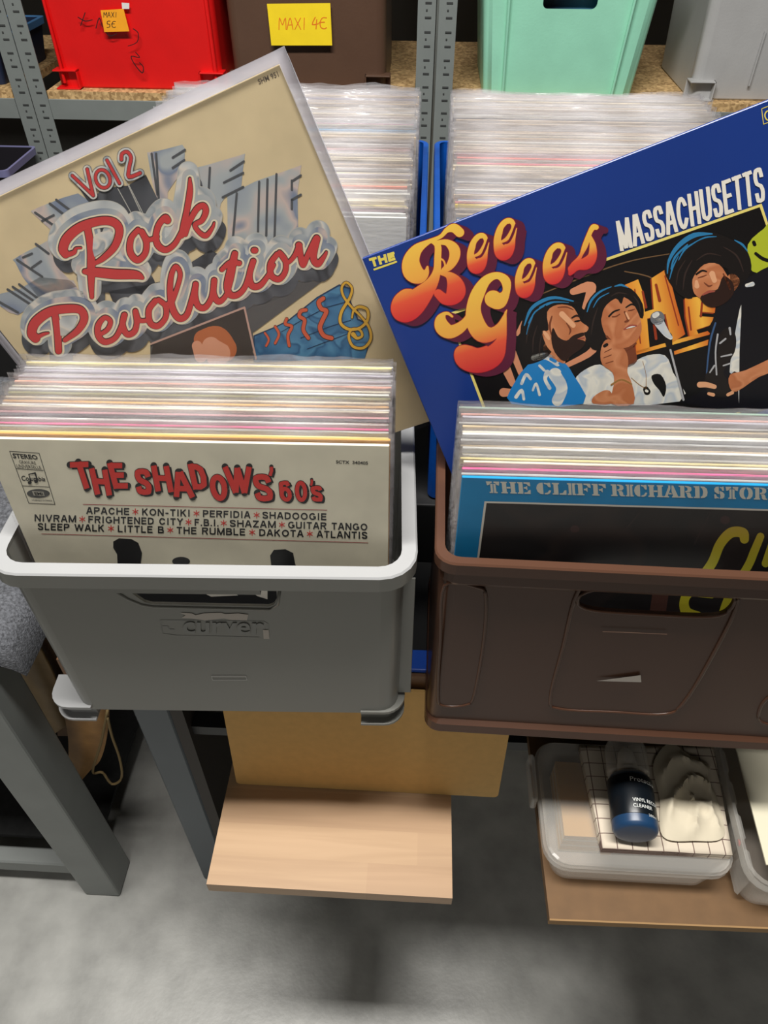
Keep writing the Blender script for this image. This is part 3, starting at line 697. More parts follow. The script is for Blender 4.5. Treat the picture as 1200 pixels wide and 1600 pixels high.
# second clear box at the right edge
e0 = atZ(1140, 1420, ZB+.0)
sb2, W2, D2 = clear_box('storage_box', 'tall clear plastic box with printed card, cut by the right edge', e0.x+.001, e0.x+.25, e0.y-.012, e0.y+.22, .085, R(-3))
lid2 = sb2
for k in range(5): link('side_rib', boxme(-.003, .003, -.016, .016, .012, .07, .003, 1), M_clear, sb2, (-W2*.455, -D2*.36+k*D2*.18, 0))
pc = thing('printed_card', 'cream printed card with blue and gold squares in the right clear box', 'card', (sb2.location.x, sb2.location.y, ZB+.0875), R(-3))
link('card', boxme(-W2*.42, W2*.45, -D2*.40, D2*.47, 0, .002), mat('cream_card', (214, 208, 184), .6), pc)
link('blue_square', boxme(-W2*.16, W2*.1, D2*.12, D2*.30, .002, .0026), mat('blue_print', (30, 60, 120), .5), pc)
link('gold_square', boxme(-W2*.10, W2*.1, -D2*.12, D2*.06, .002, .0026), mat('gold_print', (170, 140, 60), .5), pc)
link('red_dot', lathe_y([(.004, 0), (.004, .001)]), mat('red_dot', (200, 20, 20), .4), sb2, (-W2*.467, -D2*.25, .06)).rotation_euler.z = R(90)
# ------------------------------------------------------------------ front crates
# grey crate
gw, gd, gz = .366, .245, 1.04
gyaw = 2.3
gf = atZ(652, 893, gz)     # front right outer corner region of the rim
ca, sa = math.cos(R(gyaw)), math.sin(R(gyaw))
gcx = gf.x - gw/2*ca - gd/2*sa + .0012; gcy = gf.y - gw/2*sa + gd/2*ca - .0085
gcr = thing('plastic_crate', 'light grey crate with broad pale rim holding the front left records', 'crate', (gcx, gcy, .7905), R(gyaw))
GB = .815-.7905; GH = gz-.815
bpy.context.view_layer.update(); igw = gcr.matrix_basis.inverted()
def gloc(px, py, y=-gd/2+.0112):
    d = igw.to_3x3() @ ray(px, py); o = igw @ CAM; t = (y-o.y)/d.y; q = o+d*t; return (q.x, q.z-GB)
hg = [gloc(*p) for p in ((196, 918), (432, 922), (433, 936), (428, 944), (420, 947), (238, 943), (226, 940), (214, 932))]
gm = crate_mesh(gw, gd, GH, .336, gd-.024, rim_w=.0135, rim_h=.017, t=.0028, floor_z=.010, r=.020, rim_r=.032, shift=(.002, -.002),
                handle=hg)
for v in gm.vertices: v.co.z += GB
gb = link('body', gm, M_grey, gcr); gm.materials.append(mat('pale_lit_plastic', (158, 159, 160), .35, nscale=6, namt=.04))
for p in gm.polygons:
    if p.normal.z > .6 and p.center.z > GB+GH-.003: p.material_index = 1  # upward rim faces painted paler: overhead lamplight put into the colour
fy = -gd/2
# lip skirt over the grip, recessed lines and clips
link('grip_lip', prism_y([(-.104, GB+GH-.0175), (.050, GB+GH-.0175), (.050, GB+GH-.0235), (-.100, GB+GH-.0235)], fy+.001, fy+.010), M_grey, gcr)
link('grip_edge', tubeme([Vector((gloc(x, y)[0], fy+.0108, gloc(x, y)[1]+GB)) for x, y in ((178, 921), (200, 935), (222, 944), (240, 947), (422, 951), (434, 944), (437, 922))], .0016), M_grey, gcr)
link('corner_rib', boxme(-.001, .001, -.012, .012, 0, .165, .0005, 1), M_grey, gcr, (gw/2-.012, fy+.03, GB+.012)).rotation_euler = (0, R(5), R(90))
def corner_foot(sx):
    bm = bmesh.new(); w_ = .046; x0, x1 = -w_/2, w_/2
    def rr(z0, z1, inset=0):
        pts = []
        # rounded outer corner on the sx side
        r_ = .022
        for k in range(7):
            a = R(180+90*k/6) if sx < 0 else R(270+90*k/6)
            cx_ = (x0+r_) if sx < 0 else (x1-r_)
            pts.append((cx_+(r_-inset)*math.cos(a), -.018+r_+(r_-inset)*math.sin(a)))
        if sx < 0: pts = pts+[(x1, -.018+inset), (x1, .022), (x0+inset, .022)]
        else: pts = [(x0, -.018+inset)]+pts+[(x1-inset, .022), (x0, .022)]
        vs, fs = loft([(pts, z0), (pts, z1)]); bm.from_mesh(mk('f', vs, fs))
    rr(.0, .003); rr(.022, .026); rr(.002, .023, .008)
    bmesh.ops.recalc_face_normals(bm, faces=bm.faces); return bm_me(bm)
link('foot', corner_foot(-1), MATS['pale_lit_plastic'], gcr, (-.004-.168, fy+.026, .0078)); link('foot', corner_foot(1), M_grey, gcr, (-.004+.168-.010, fy+.026, .006))  # left foot painted paler, as if lit from above; right foot plain
for x in (-.13, .146): link('foot', corner_foot(1 if x > 0 else -1), M_grey, gcr, (x, -fy-.03, 0))
# raised maker's word and frame on the front wall
gS = None
def front_sheet(cr, zc, H, tilt, yoff):
    o = cr.matrix_basis @ Vector((0, yoff, zc)); rz = cr.rotation_euler.z
    s = Sheet(o, (math.cos(rz), math.sin(rz), 0), (math.sin(rz)*math.sin(R(tilt)), -math.cos(rz)*math.sin(R(tilt)), math.cos(R(tilt)))); return s
bpy.context.view_layer.update()
def wall_y(z):   # front wall plane of the grey crate at local z (from the lofted rings)
    f = (z-GB-.003)/(GH-.017-.003); half = ((gd-.024)*(1-f)+(gd-.0214)*f)/2+.002*(1-f); return -half
zA, zB = GB+.03, GB+GH-.04
tl_ = math.degrees(math.atan2(wall_y(zA)-wall_y(zB), zB-zA))
gS = front_sheet(gcr, zA, 0, tl_, wall_y(zA)-.0003)
def onto(cr, o, sh):
    o.parent = cr; o.matrix_world = sh.mw; return o
M_emb = mat('grey_plastic_raised', (132, 133, 130), .3)
vs, fs = textflat('curver', .03)
o = textprint(gS, None, 'raised_lettering', 'curver', [(286, 971), (412, 973), (412, 992), (286, 990)], .0, M_emb, bold=.02)
sol = o.modifiers.new('s', 'SOLIDIFY'); sol.thickness = .0007; sol.offset = 1
bpy.context.view_layer.update(); onto(gcr, o, gS)
o = lineprint(gS, None, 'raised_outline', [(250, 969), (412, 971), (419, 975), (420, 998)], .8, .0, M_emb); onto(gcr, o, gS)
o = lineprint(gS, None, 'raised_outline', [(250, 969), (254, 990), (275, 993), (405, 996)], .8, .0, M_emb); onto(gcr, o, gS)
o = lineprint(gS, None, 'raised_outline', [(254, 979), (262, 979), (264, 984), (272, 984)], 1.6, .0, M_emb); onto(gcr, o, gS)
M_scr = mat('scuffed_plastic', (190, 190, 188), .5); M_peel = mat('glue_remains', (196, 188, 180), .6)
for lp in ([(281, 957), (300, 958), (306, 961), (318, 958), (345, 957), (352, 959), (372, 958), (388, 960), (386, 969), (360, 968), (350, 966), (320, 969), (300, 966), (284, 965), (290, 961)], [(411, 984), (420, 984), (421, 998), (412, 998)]):
    onto(gcr, polyprint(gS, None, 'glue_remains', [lp], .0003, M_peel), gS)
for ln in ([(331, 1056), (384, 1056), (386, 1062), (332, 1062), (331, 1056)],): onto(gcr, lineprint(gS, None, 'scratch', ln, 1.0, .0003, M_scr), gS)

# brown crate
bw, bd_, bz = .40, .215, 1.052
byaw = -.6
bl = atZ(679, 880, bz)
ca, sa = math.cos(R(byaw)), math.sin(R(byaw))
bcx = bl.x + bw/2*ca - bd_/2*sa; bcy = bl.y + bw/2*sa + bd_/2*ca
bcr = thing('plastic_crate', 'glossy brown crate with rounded grip hole holding the front right records', 'crate', (bcx, bcy, .7905), R(byaw))
BH = bz-.7905
bpy.context.view_layer.update()
iw = bcr.matrix_basis.inverted()
def bloc(px, py, y=-bd_/2+.006):
    """a photograph pixel on the crate's front wall in crate coordinates"""
    d = iw.to_3x3() @ ray(px, py); o = iw @ CAM; t = (y-o.y)/d.y; q = o+d*t; return (q.x, q.z)
hl = [bloc(x, y) for x, y, *_ in smoothpts([(905, 938, 0), (925, 925, 0), (1000, 921, 0), (1110, 924, 0), (1143, 930, 0), (1140, 948, 0), (1112, 960, 0), (1020, 957, 0), (925, 950, 0)], 4, True)]
bm_ = crate_mesh(bw, bd_, BH, bw-.008, bd_-.009, rim_w=.0085, rim_h=.013, t=.0025, floor_z=.010, r=.014, rim_r=.018, handle=hl)
link('body', bm_, M_brown, bcr)
yf = -bd_/2+.0050
def ridge(name, pts, r_, y=yf, closed=True, sm=True):
    p = smoothpts([q+(0,) for q in pts], 5, closed) if sm else [q+(0,) for q in pts]
    return link(name, tubeme([Vector((bloc(a, b, y)[0], y, bloc(a, b, y)[1])) for a, b, *_ in p], r_, closed=closed), M_brown, bcr)
ridge('grip_edge', [(902, 938), (925, 922), (1000, 918), (1112, 921), (1146, 930), (1142, 950), (1112, 963), (1020, 960), (925, 953)], .0018)
ridge('panel_outline', [(903, 925), (940, 910), (1100, 915), (1146, 925), (1150, 950), (1110, 1030), (1070, 1095), (1040, 1115), (960, 1112), (875, 1107), (860, 1090), (880, 1010)], .0018)
ridge('tab_outline', [(834, 888), (838, 908), (858, 916), (880, 908), (884, 890)], .0012, closed=False)
ridge('column_outline', [(695, 915), (745, 917), (759, 932), (756, 1000), (741, 1085), (728, 1101), (692, 1102), (684, 1085), (688, 1000)], .0016)
ridge('column_outline', [(1230, 1080), (1200, 1090), (1186, 1110), (1190, 1128), (1230, 1135)], .0018, closed=False)
link('bottom_flange', mk('bf', *loft([(rrect(bw-.004, bd_+.0005, .016), 0), (rrect(bw-.004, bd_+.002, .016), .002), (rrect(bw-.006, bd_, .016), .0135), (rrect(bw-.016, bd_-.009, .014), .018)], True, False)), M_brown, bcr)
link('sub_rim', mk('sr', *loft([(rrect(bw-.010, bd_-.008, .014), BH-.030), (rrect(bw-.012, bd_-.004, .015), BH-.026), (rrect(bw-.014, bd_-.005, .015), BH-.012)], False, False), ), M_brown, bcr)
bS = Sheet(bcr.matrix_basis @ Vector((0, yf-.0022, .1)), (math.cos(R(byaw)), math.sin(R(byaw)), 0), (0, 0, 1))
o = polyprint(bS, None, 'glue_remains', [[(932, 1064), (1001, 1055), (1002, 1066)]], 0, M_peel); onto(bcr, o, bS)
o = lineprint(bS, None, 'scratch', [(942, 987), (975, 988), (1042, 991)], 1.0, 0, mat('brown_scuff', (170, 130, 108), .5)); onto(bcr, o, bS)

# blue crates behind
def blue_crate(name, label, x0, x1):
    t = thing(name, label, 'crate', ((x0+x1)/2, .902, .8925), 0, 'blue crates on the riser')
    link('body', crate_mesh(x1-x0, .49, .262, x1-x0-.012, .475, rim_w=.0075, rim_h=.02, t=.0035, r=.010, floor_z=.004), M_blue, t)
blue_crate('plastic_crate', 'blue crate behind the grey crate, packed with sleeved records', -.353, .006)
blue_crate('plastic_crate', 'blue crate behind the brown crate, packed with sleeved records', .014, .385)
# blue folded sheet lying in the gap under the front crates
tag(box('blue_folder', .006, .030, .4845, .512, .7905, .7965, mat('bright_blue', (20, 80, 190), .4), bev=.001), 'flat blue folder end lying on the table in the gap between the front crates', 'folder')

# ------------------------------------------------------------------ records in sleeves
S = .315
P_rec = plasticmat('sleeve_plastic', .13, .42, rough=.13, bump=1.0, bscale=60, white=(214, 212, 216))
P_face = plasticmat('sleeve_plastic_front', .006, .06, rough=.06, bump=.35, bscale=16, stretch=(1, 1, 1))
def plastic_me(seed, lip=.009, side=.0022, nu=44, wob=.0016):
    rnd = random.Random(seed); vs = []; fs = []
    rows = [-S-.003, -S*.5, -.03, -.006, .0004, .35, .7, 1.0]; nr = len(rows); us = [-side+(S+2*side)*i/nu for i in range(nu+1)]
    tops = [lip*(.75+.55*noise.noise(Vector((u*14, seed*3.1, 0)))+.18*noise.noise(Vector((u*60, seed, 5)))) for u in us]
    for s in (1, -1):
        for r_, v in enumerate(rows):
            for i, u in enumerate(us):
                if r_ < 5: y = v; z = s*(.0017+.00025*abs(noise.noise(Vector((u*20, v*20, seed)))))
                else:
                    y = .0004+(tops[i])*v; z = s*(.0017*(1-.75*v))+wob*v*(noise.noise(Vector((u*22, 1.7, 2)))*1.8+.25*noise.noise(Vector((u*50, seed*1.7, 2))))
                vs.append((u, y, z))
    o = nr*(nu+1)
    for s in (0, 1):
        for r_ in range(nr-1):
            for i in range(nu):
                a = s*o+r_*(nu+1)+i; f = (a, a+1, a+nu+2, a+nu+1); fs.append(f if s == 0 else f[::-1])
    for r_ in range(nr-1):
        for i in (0, nu):
            a = r_*(nu+1)+i; fs.append((a, a+nu+1, o+a+nu+1, o+a))
    return mk('plastic', vs, fs, True)
PL = [plastic_me(k+1, lip=(.006, .008, .009, .007, .010, .0085, .0075, .011)[k]) for k in range(8)]
PLW = [plastic_me(50+k, lip=l_, wob=.0022) for k, l_ in enumerate((.012, .0145, .013))]
for me in PL+PLW: me.materials.append(P_rec)
COVERC = {}
def cover_me(c, th=.0026):
    if (c, th) not in COVERC:
        me = boxme(0, S, -S, 0, -th/2, th/2, .0004, 1); me.materials.append(mat('card_%d_%d_%d' % c, c, .5, nscale=25, namt=.08)); COVERC[(c, th)] = me
    return COVERC[(c, th)]
def row(origin_f, origin_b, n, lean, yaw, colors, group, labelf, cat='record', seed=0, plastic=True, wjit=.0015):
    rnd = random.Random(seed); out = []
    cy_, sy_ = math.cos(R(yaw)), math.sin(R(yaw)); ux = Vector((cy_, sy_, 0)); back = Vector((-sy_, cy_, 0))
    for k in range(n):
        f = k/max(1, n-1); o = Vector(origin_f)*(1-f)+Vector(origin_b)*f
        le = R(lean+rnd.uniform(-.03, .03)); uy = (back*math.sin(le)+Vector((0, 0, math.cos(le))))
        o = o+ux*rnd.uniform(-wjit, wjit)
        o.z += rnd.uniform(-.0012, .0022)
        sh = Sheet(o, ux, uy); c, sp = colors[k % len(colors)] if isinstance(colors[0], tuple) and isinstance(colors[0][0], tuple) else (colors[k % len(colors)], None)
        if sp is None and '%s' in labelf: sp = labelf % (CN.get(c, 'light'), ORD[k+1])
        t = thing('record_sleeve', sp or labelf, cat, mw=sh.mw, group=group)
        link('cover', cover_me(c), None, t)
        if plastic:
            link('plastic_sleeve', PLW[k % 3] if ('front left' in group and k % 3 == 2) else PL[rnd.randrange(len(PL))], None, t, (rnd.uniform(-.001, .001), 0, 0))
        out.append((t, sh))
    return out
ORD = 'first second third fourth fifth sixth seventh eighth ninth tenth eleventh twelfth thirteenth fourteenth fifteenth sixteenth seventeenth eighteenth nineteenth twentieth twenty-first twenty-second twenty-third twenty-fourth'.split()
cream = (236, 226, 200); wht = (236, 236, 232); gry = (176, 176, 174); lav = (200, 196, 208); pink = (232, 96, 150); sal = (232, 168, 150); org = (232, 172, 84); olv = (140, 140, 100); yel = (238, 222, 150)
dk = (70, 70, 74); tanc = (206, 184, 148); ros = (222, 170, 170); lb = (170, 196, 214); brn = (120, 92, 70)
CN = {cream: 'cream', wht: 'white', gry: 'grey', lav: 'pale lavender', yel: 'pale yellow', sal: 'salmon', tanc: 'tan'}
# front left
TLp = atZ(-28, 683, 1.147); TRp = atZ(613, 700, 1.144); fyaw = math.degrees(math.atan2(TRp.y-TLp.y, TRp.x-TLp.x))
lean_l = 2.3
ux_l = Vector((math.cos(R(fyaw)), math.sin(R(fyaw)), 0)); bk_l = Vector((-ux_l.y, ux_l.x, 0))
cl = [(org, 'record with orange cover edge right behind the black-lettered front cover'), (yel, 'pale yellow edged record third from the front, left crate'), (gry, None), (pink, 'record with a bright pink cover edge in the front left crate'), (wht, None), (dk, 'record with dark grey cover edge behind the pink one, left crate'), (ros, 'dusty rose edged record behind the dark grey one, left crate'),
      (cream, None), (wht, None), (org, 'record with golden orange edge mid-row in the front left crate'), (cream, None), (olv, 'olive grey edged record in the front left crate'), (wht, None), (cream, None), (sal, 'salmon edged record towards the back of the front left crate'), (gry, None), (lav, None), (wht, None), (lav, None), (wht, None), (yel, 'pale yellow edged record near the back of the front left crate'), (wht, None)]
of = TLp+bk_l*.0046+Vector((0, 0, .0002)); ob = TLp+bk_l*.1010+Vector((0, 0, .006))
ob.z = 1.153
row(of, ob, 22, lean_l, fyaw, cl, 'records in the front left crate', '%s edged record in clear plastic, %s from the front, left grey crate', seed=5)
# front right
CL0 = atZ(722, 744, 1.125); CR0 = atZ(1200, 757, 1.125); ryaw = math.degrees(math.atan2(CR0.y-CL0.y, CR0.x-CL0.x))
ux_r = Vector((math.cos(R(ryaw)), math.sin(R(ryaw)), 0)); bk_r = Vector((-ux_r.y, ux_r.x, 0)); lean_r = .8
cr_ = [(gry, None), (pink, 'record with pink cover edge behind the blue-bordered front cover'), (cream, None), (yel, 'pale yellow edged record near the front of the right crate'), (gry, None), (wht, None), (tanc, 'tan edged record mid-row in the front right crate'), (gry, None), (wht, None), (cream, None), (tanc, 'tan edged record towards the back of the front right crate'), (gry, None), (lav, None), (sal, 'record with salmon red edge near the back of the front right crate'), ((150, 176, 160), 'rearmost record with greenish edge in the front right crate')]
of = CL0+bk_r*.0046+Vector((0, 0, .000)); ob = CL0+bk_r*.0655; ob.z = 1.142
row(of, ob, 15, lean_r, ryaw, cr_, 'records in the front right crate', '%s edged record in clear plastic, %s from the front, right brown crate', seed=9)
# rear left and rear right blocks
def rear(x0, x1, group, labelf, specs, seed, n):
    base = [(196, 184, 158), (150, 146, 142), (208, 204, 198), (176, 152, 122), (216, 200, 176), (184, 168, 150), (222, 208, 180), (150, 140, 132), (216, 214, 208), (176, 168, 172), (206, 186, 158), (130, 118, 106)]
    rnd = random.Random(seed); cols = []
    for k in range(n):
        cols.append(specs.get(k, (base[rnd.randrange(len(base))], None)))
    return row((x0, .690, 1.222), (x0+.004, 1.078, 1.232), n, 2.2, .6, cols, group, labelf, seed=seed, wjit=.003)
NR = 66
rear(-.330, 0, 'records in the rear left blue crate', 'light edged record in clear plastic in the blue crate behind the grey one', {
    0: (wht, None), 1: (wht, None), 2: (wht, None), 3: ((120, 12, 44), 'record with a deep maroon cover in the rear left blue crate'), 5: (yel, None), 6: (cream, None), 7: (cream, None), 12: ((226, 130, 100), 'record with orange red edge in the rear left blue crate'), 30: (ros, None), 31: (brn, 'brown edged record in the rear left blue crate'), 40: ((70, 170, 220), 'record with bright sky blue edge in the rear left blue crate'), 44: ((206, 120, 150), None), 60: ((120, 120, 160), 'record with violet grey edge near the back of the rear left blue crate')}, 21, NR)
rear(.032, 0, 'records in the rear right blue crate', 'light edged record in clear plastic in the blue crate behind the brown one', {
    1: ((10, 70, 110), 'record with teal blue cover in the rear right blue crate'), 6: ((232, 206, 60), 'record with a yellow edge in the rear right blue crate'), 7: ((222, 130, 140), None), 9: ((60, 120, 170), 'record with mid blue edge in the rear right blue crate'), 25: ((224, 40, 90), 'record with bright crimson edge in the rear right blue crate'), 27: ((230, 130, 120), 'coral edged record in the rear right blue crate'), 28: ((230, 130, 120), 'second coral edged record in the rear right blue crate'),
    48: (dk, 'dark edged record towards the back of the rear right blue crate'), 49: (yel, 'pale yellow edged record behind the dark one, rear right blue crate'), 60: (brn, 'brown edged record near the back of the rear right blue crate')}, 33, NR)

# ------------------------------------------------------------------ printed colours
K = mat('ink_black', (22, 22, 24), .4); RED = mat('ink_red', (222, 50, 42), .4); DRED = mat('ink_darkred', (150, 70, 70), .5)
WHITE = mat('ink_white', (232, 226, 214), .4); L1, L2, L3, L4, L5, L6 = .0001, .0002, .0003, .0004, .0005, .0006

# ---- front left cover: cream, red comic letters
LTH = .0028
fsh = Sheet(TLp, ux_l, bk_l*math.sin(R(lean_l))+Vector((0, 0, math.cos(R(lean_l))))); fsh.front = LTH/2
sd = thing('record_sleeve', 'cream record cover with red comic lettering and black track list, foremost left', 'record', mw=fsh.mw)
link('cover', cover_me((234, 227, 204), LTH), None, sd)
B0 = LTH/2
gx = (.03, .0)
def T4(x0, y0, x1, y1, h):  # baseline ends and cap height -> quad in pixels
    return [(x0, y0-h), (x1, y1-h), (x1, y1), (x0, y0)]
def tri(x, y, w_, h, tilt): return (x, y, w_, h, tilt)
LET = [('T', (108, 721), (140, 721), (142, 765), (131, 763)), ]
letters = [('T', [(108, 722), (137, 721), (150, 763), (122, 763)]), ('H', [(139, 731), (168, 734), (175, 774), (149, 772)]), ('E', [(167, 723), (190, 723), (201, 763), (178, 763)]),
           ('S', [(210, 731), (235, 733), (238, 774), (213, 772)]), ('H', [(236, 727), (264, 728), (272, 769), (243, 767)]), ('A', [(269, 737), (291, 737), (305, 777), (272, 776)]), ('D', [(293, 724), (318, 726), (327, 765), (302, 764)]),
           ('O', [(325, 741), (353, 741), (357, 783), (332, 782)]), ('W', [(349, 729), (392, 729), (390, 771), (361, 770)]), ('S', [(394, 740), (423, 741), (428, 783), (399, 783)]), ("'", [(419, 729), (429, 729), (429, 744), (419, 744)]),
           ('6', [(435, 751), (453, 751), (458, 784), (438, 783)]), ('0', [(460, 751), (479, 751), (481, 784), (462, 784)]), ("'", [(483, 749), (491, 749), (491, 759), (484, 759)]), ('s', [(485, 759), (503, 758), (505, 784), (487, 783)])]
for ch, q in letters:
    wd = 6.2 if ch in '60s' else (5 if ch == "'" else 8.6)
    if ch == "'" and q[0][0] > 450: wd = 3.4
    st = glyphstrokes(ch, q, wd)
    strokeprint(fsh, sd, 'lettering_shadow', st, B0+L1, K, grow=1.2, off=(3.0, 2.4), sub=1, res=.5, flat=True)
    strokeprint(fsh, sd, 'lettering_outline', st, B0+L2, K, grow=1.8, sub=1, res=.5, flat=False)
    strokeprint(fsh, sd, 'lettering', st, B0+L3, RED, sub=1, res=.5, flat=True)
MW = mat('ink_maroon_line', (176, 90, 88), .5)
def words(lst, x0, x1, y0, y1, h):
    """words separated by red asterisks, from pixel positions (start, end)"""
    for s, a, b in lst:
        ya = y0+(y1-y0)*(a-x0)/(x1-x0); yb_ = y0+(y1-y0)*(b-x0)/(x1-x0)
        if s == '*':
            c_ = ((a+b)/2, (ya+yb_)/2-h/2); rr = h*.42
            strokeprint(fsh, sd, 'asterisk', [[(c_[0]-rr*math.cos(t), c_[1]-rr*math.sin(t), 1.3), (c_[0]+rr*math.cos(t), c_[1]+rr*math.sin(t), 1.3)] for t in (R(90), R(30), R(150))], B0+L1, RED, sub=1)
        else: boldword(fsh, sd, 'track_title', s, T4(a, ya, b, yb_, h), B0+L1, K, 2.2, gap=.2)
words([('APACHE', 135, 202), ('*', 207, 216), ('KON-TIKI', 222, 297), ('*', 302, 312), ('PERFIDIA', 317, 391), ('*', 396, 406), ('SHADOOGIE', 410, 510)], 135, 510, 803, 813, 11)
words([('NIVRAM', 54, 119), ('*', 124, 133), ('FRIGHTENED CITY', 138, 286), ('*', 290, 299), ('F.B.I.', 304, 342), ('*', 345, 354), ('SHAZAM', 359, 431), ('*', 436, 445), ('GUITAR TANGO', 450, 574)], 54, 574, 814.5, 829, 11)
words([('SLEEP WALK', 59, 163), ('*', 169, 178), ('LITTLE B', 184, 256), ('*', 261, 271), ('THE RUMBLE', 276, 383), ('*', 389, 399), ('DAKOTA', 405, 474), ('*', 479, 489), ('ATLANTIS', 495, 574)], 59, 574, 828, 842, 11)
lineprint(fsh, sd, 'rule', [(130, 788), (511, 797)], 1.0, B0+L1, MW); lineprint(fsh, sd, 'rule', [(65, 834), (575, 848)], 1.0, B0+L1, MW)
textprint(fsh, sd, 'catalogue_number', 'SCTX  340405', T4(525, 724, 575, 726, 5), B0+L1, K, bold=.02)
# stereo box with the round emblem and note emblem
for a, b in (((15, 705), (61, 708)), ((61, 708), (86, 788)), ((86, 788), (45, 786)), ((45, 786), (15, 705)), ((25, 732), (68, 735)), ((36, 759), (77, 761))): lineprint(fsh, sd, 'box_line', [a, b], .9, B0+L1, K)
textprint(fsh, sd, 'small_print', 'STEREO', [(19, 708), (57, 711), (60, 718), (21, 716)], B0+L1, K, bold=.03)
textprint(fsh, sd, 'small_print', 'GRAVURE', [(29, 719), (55, 721), (57, 726), (31, 724)], B0+L1, K); textprint(fsh, sd, 'small_print', 'UNIVERSELLE', [(25, 725), (63, 728), (65, 733), (27, 731)], B0+L1, K)
textprint(fsh, sd, 'small_print', 'Columbia', [(33, 743), (71, 745), (71, 752), (34, 751)], B0+L1, K, bold=.02)
strokeprint(fsh, sd, 'note_emblem', [[(46, 754, 5), (47, 754, 5)], [(56, 752, 5), (57, 752, 5)], [(49, 754, 1.3), (45, 741, 1.3), (55, 739, 2.6), (59, 752, 1.3)]], B0+L2, K, sub=1)
def ell(cx, cy, rx, ry, n=24, rot=0): return [(cx+rx*math.cos(2*math.pi*k/n)*math.cos(rot)-ry*math.sin(2*math.pi*k/n)*math.sin(rot), cy+rx*math.cos(2*math.pi*k/n)*math.sin(rot)+ry*math.sin(2*math.pi*k/n)*math.cos(rot)) for k in range(n)]
polyprint(fsh, sd, 'oval_emblem', [ell(60, 771, 18, 7)], B0+L1, mat('ink_grey', (80, 80, 78), .5)); polyprint(fsh, sd, 'oval_emblem_plate', [[(50, 767), (68, 768), (70, 775), (53, 774)]], B0+L2, mat('ink_ltgrey', (176, 172, 158), .5))
textprint(fsh, sd, 'small_print', 'EMI', [(53, 768.5), (66, 769), (68, 773.5), (55, 773)], B0+L3, K, bold=.03); textprint(fsh, sd, 'small_print', 'A FABRIQUE EN FRANCE', [(49, 780), (81, 781), (82, 784), (50, 783)], B0+L1, K)
# dark portraits starting at the foot of the cover
polyprint(fsh, sd, 'dark_portrait', [[(177, 846), (186, 841), (205, 842), (216, 848), (222, 864), (220, 880), (232, 900), (260, 930), (270, 1010), (140, 1010), (150, 920), (184, 890), (183, 866), (177, 856)]], B0+L1, K)
polyprint(fsh, sd, 'dark_portrait', [[(422, 868), (428, 859), (446, 858), (458, 864), (461, 880), (470, 905), (500, 930), (500, 1010), (290, 1010), (330, 920), (400, 905), (424, 885)]], B0+L1, K)
polyprint(fsh, sd, 'dark_portrait', [ell(283, 877, 14, 7)], B0+L1, K)
polyprint(fsh, sd, 'dark_portrait', [[(150, 905), (240, 893), (330, 900), (470, 893), (520, 1000), (130, 1000)]], B0+L2, K)
polyprint(fsh, sd, 'pale_shape', [[(318, 926), (360, 921), (372, 930), (330, 932)], [(392, 924), (418, 922), (418, 936), (402, 931)]], B0+L3, WHITE)
fpl = link('plastic_sleeve', plastic_me(77, lip=.003, wob=.0004), P_face, sd)

# ---- front right cover: blue border, dark photograph, yellow script
rsh = Sheet(CL0, ux_r, bk_r*math.sin(R(lean_r))+Vector((0, 0, math.cos(R(lean_r))))); rsh.front = LTH/2
cs = thing('record_sleeve', 'blue bordered record cover with silver stencil title and yellow script, foremost right', 'record', mw=rsh.mw)
link('cover', cover_me((0, 138, 198), LTH), None, cs)
SILV = mat('ink_silver', (226, 224, 212), .4)
def chromatic(): pass
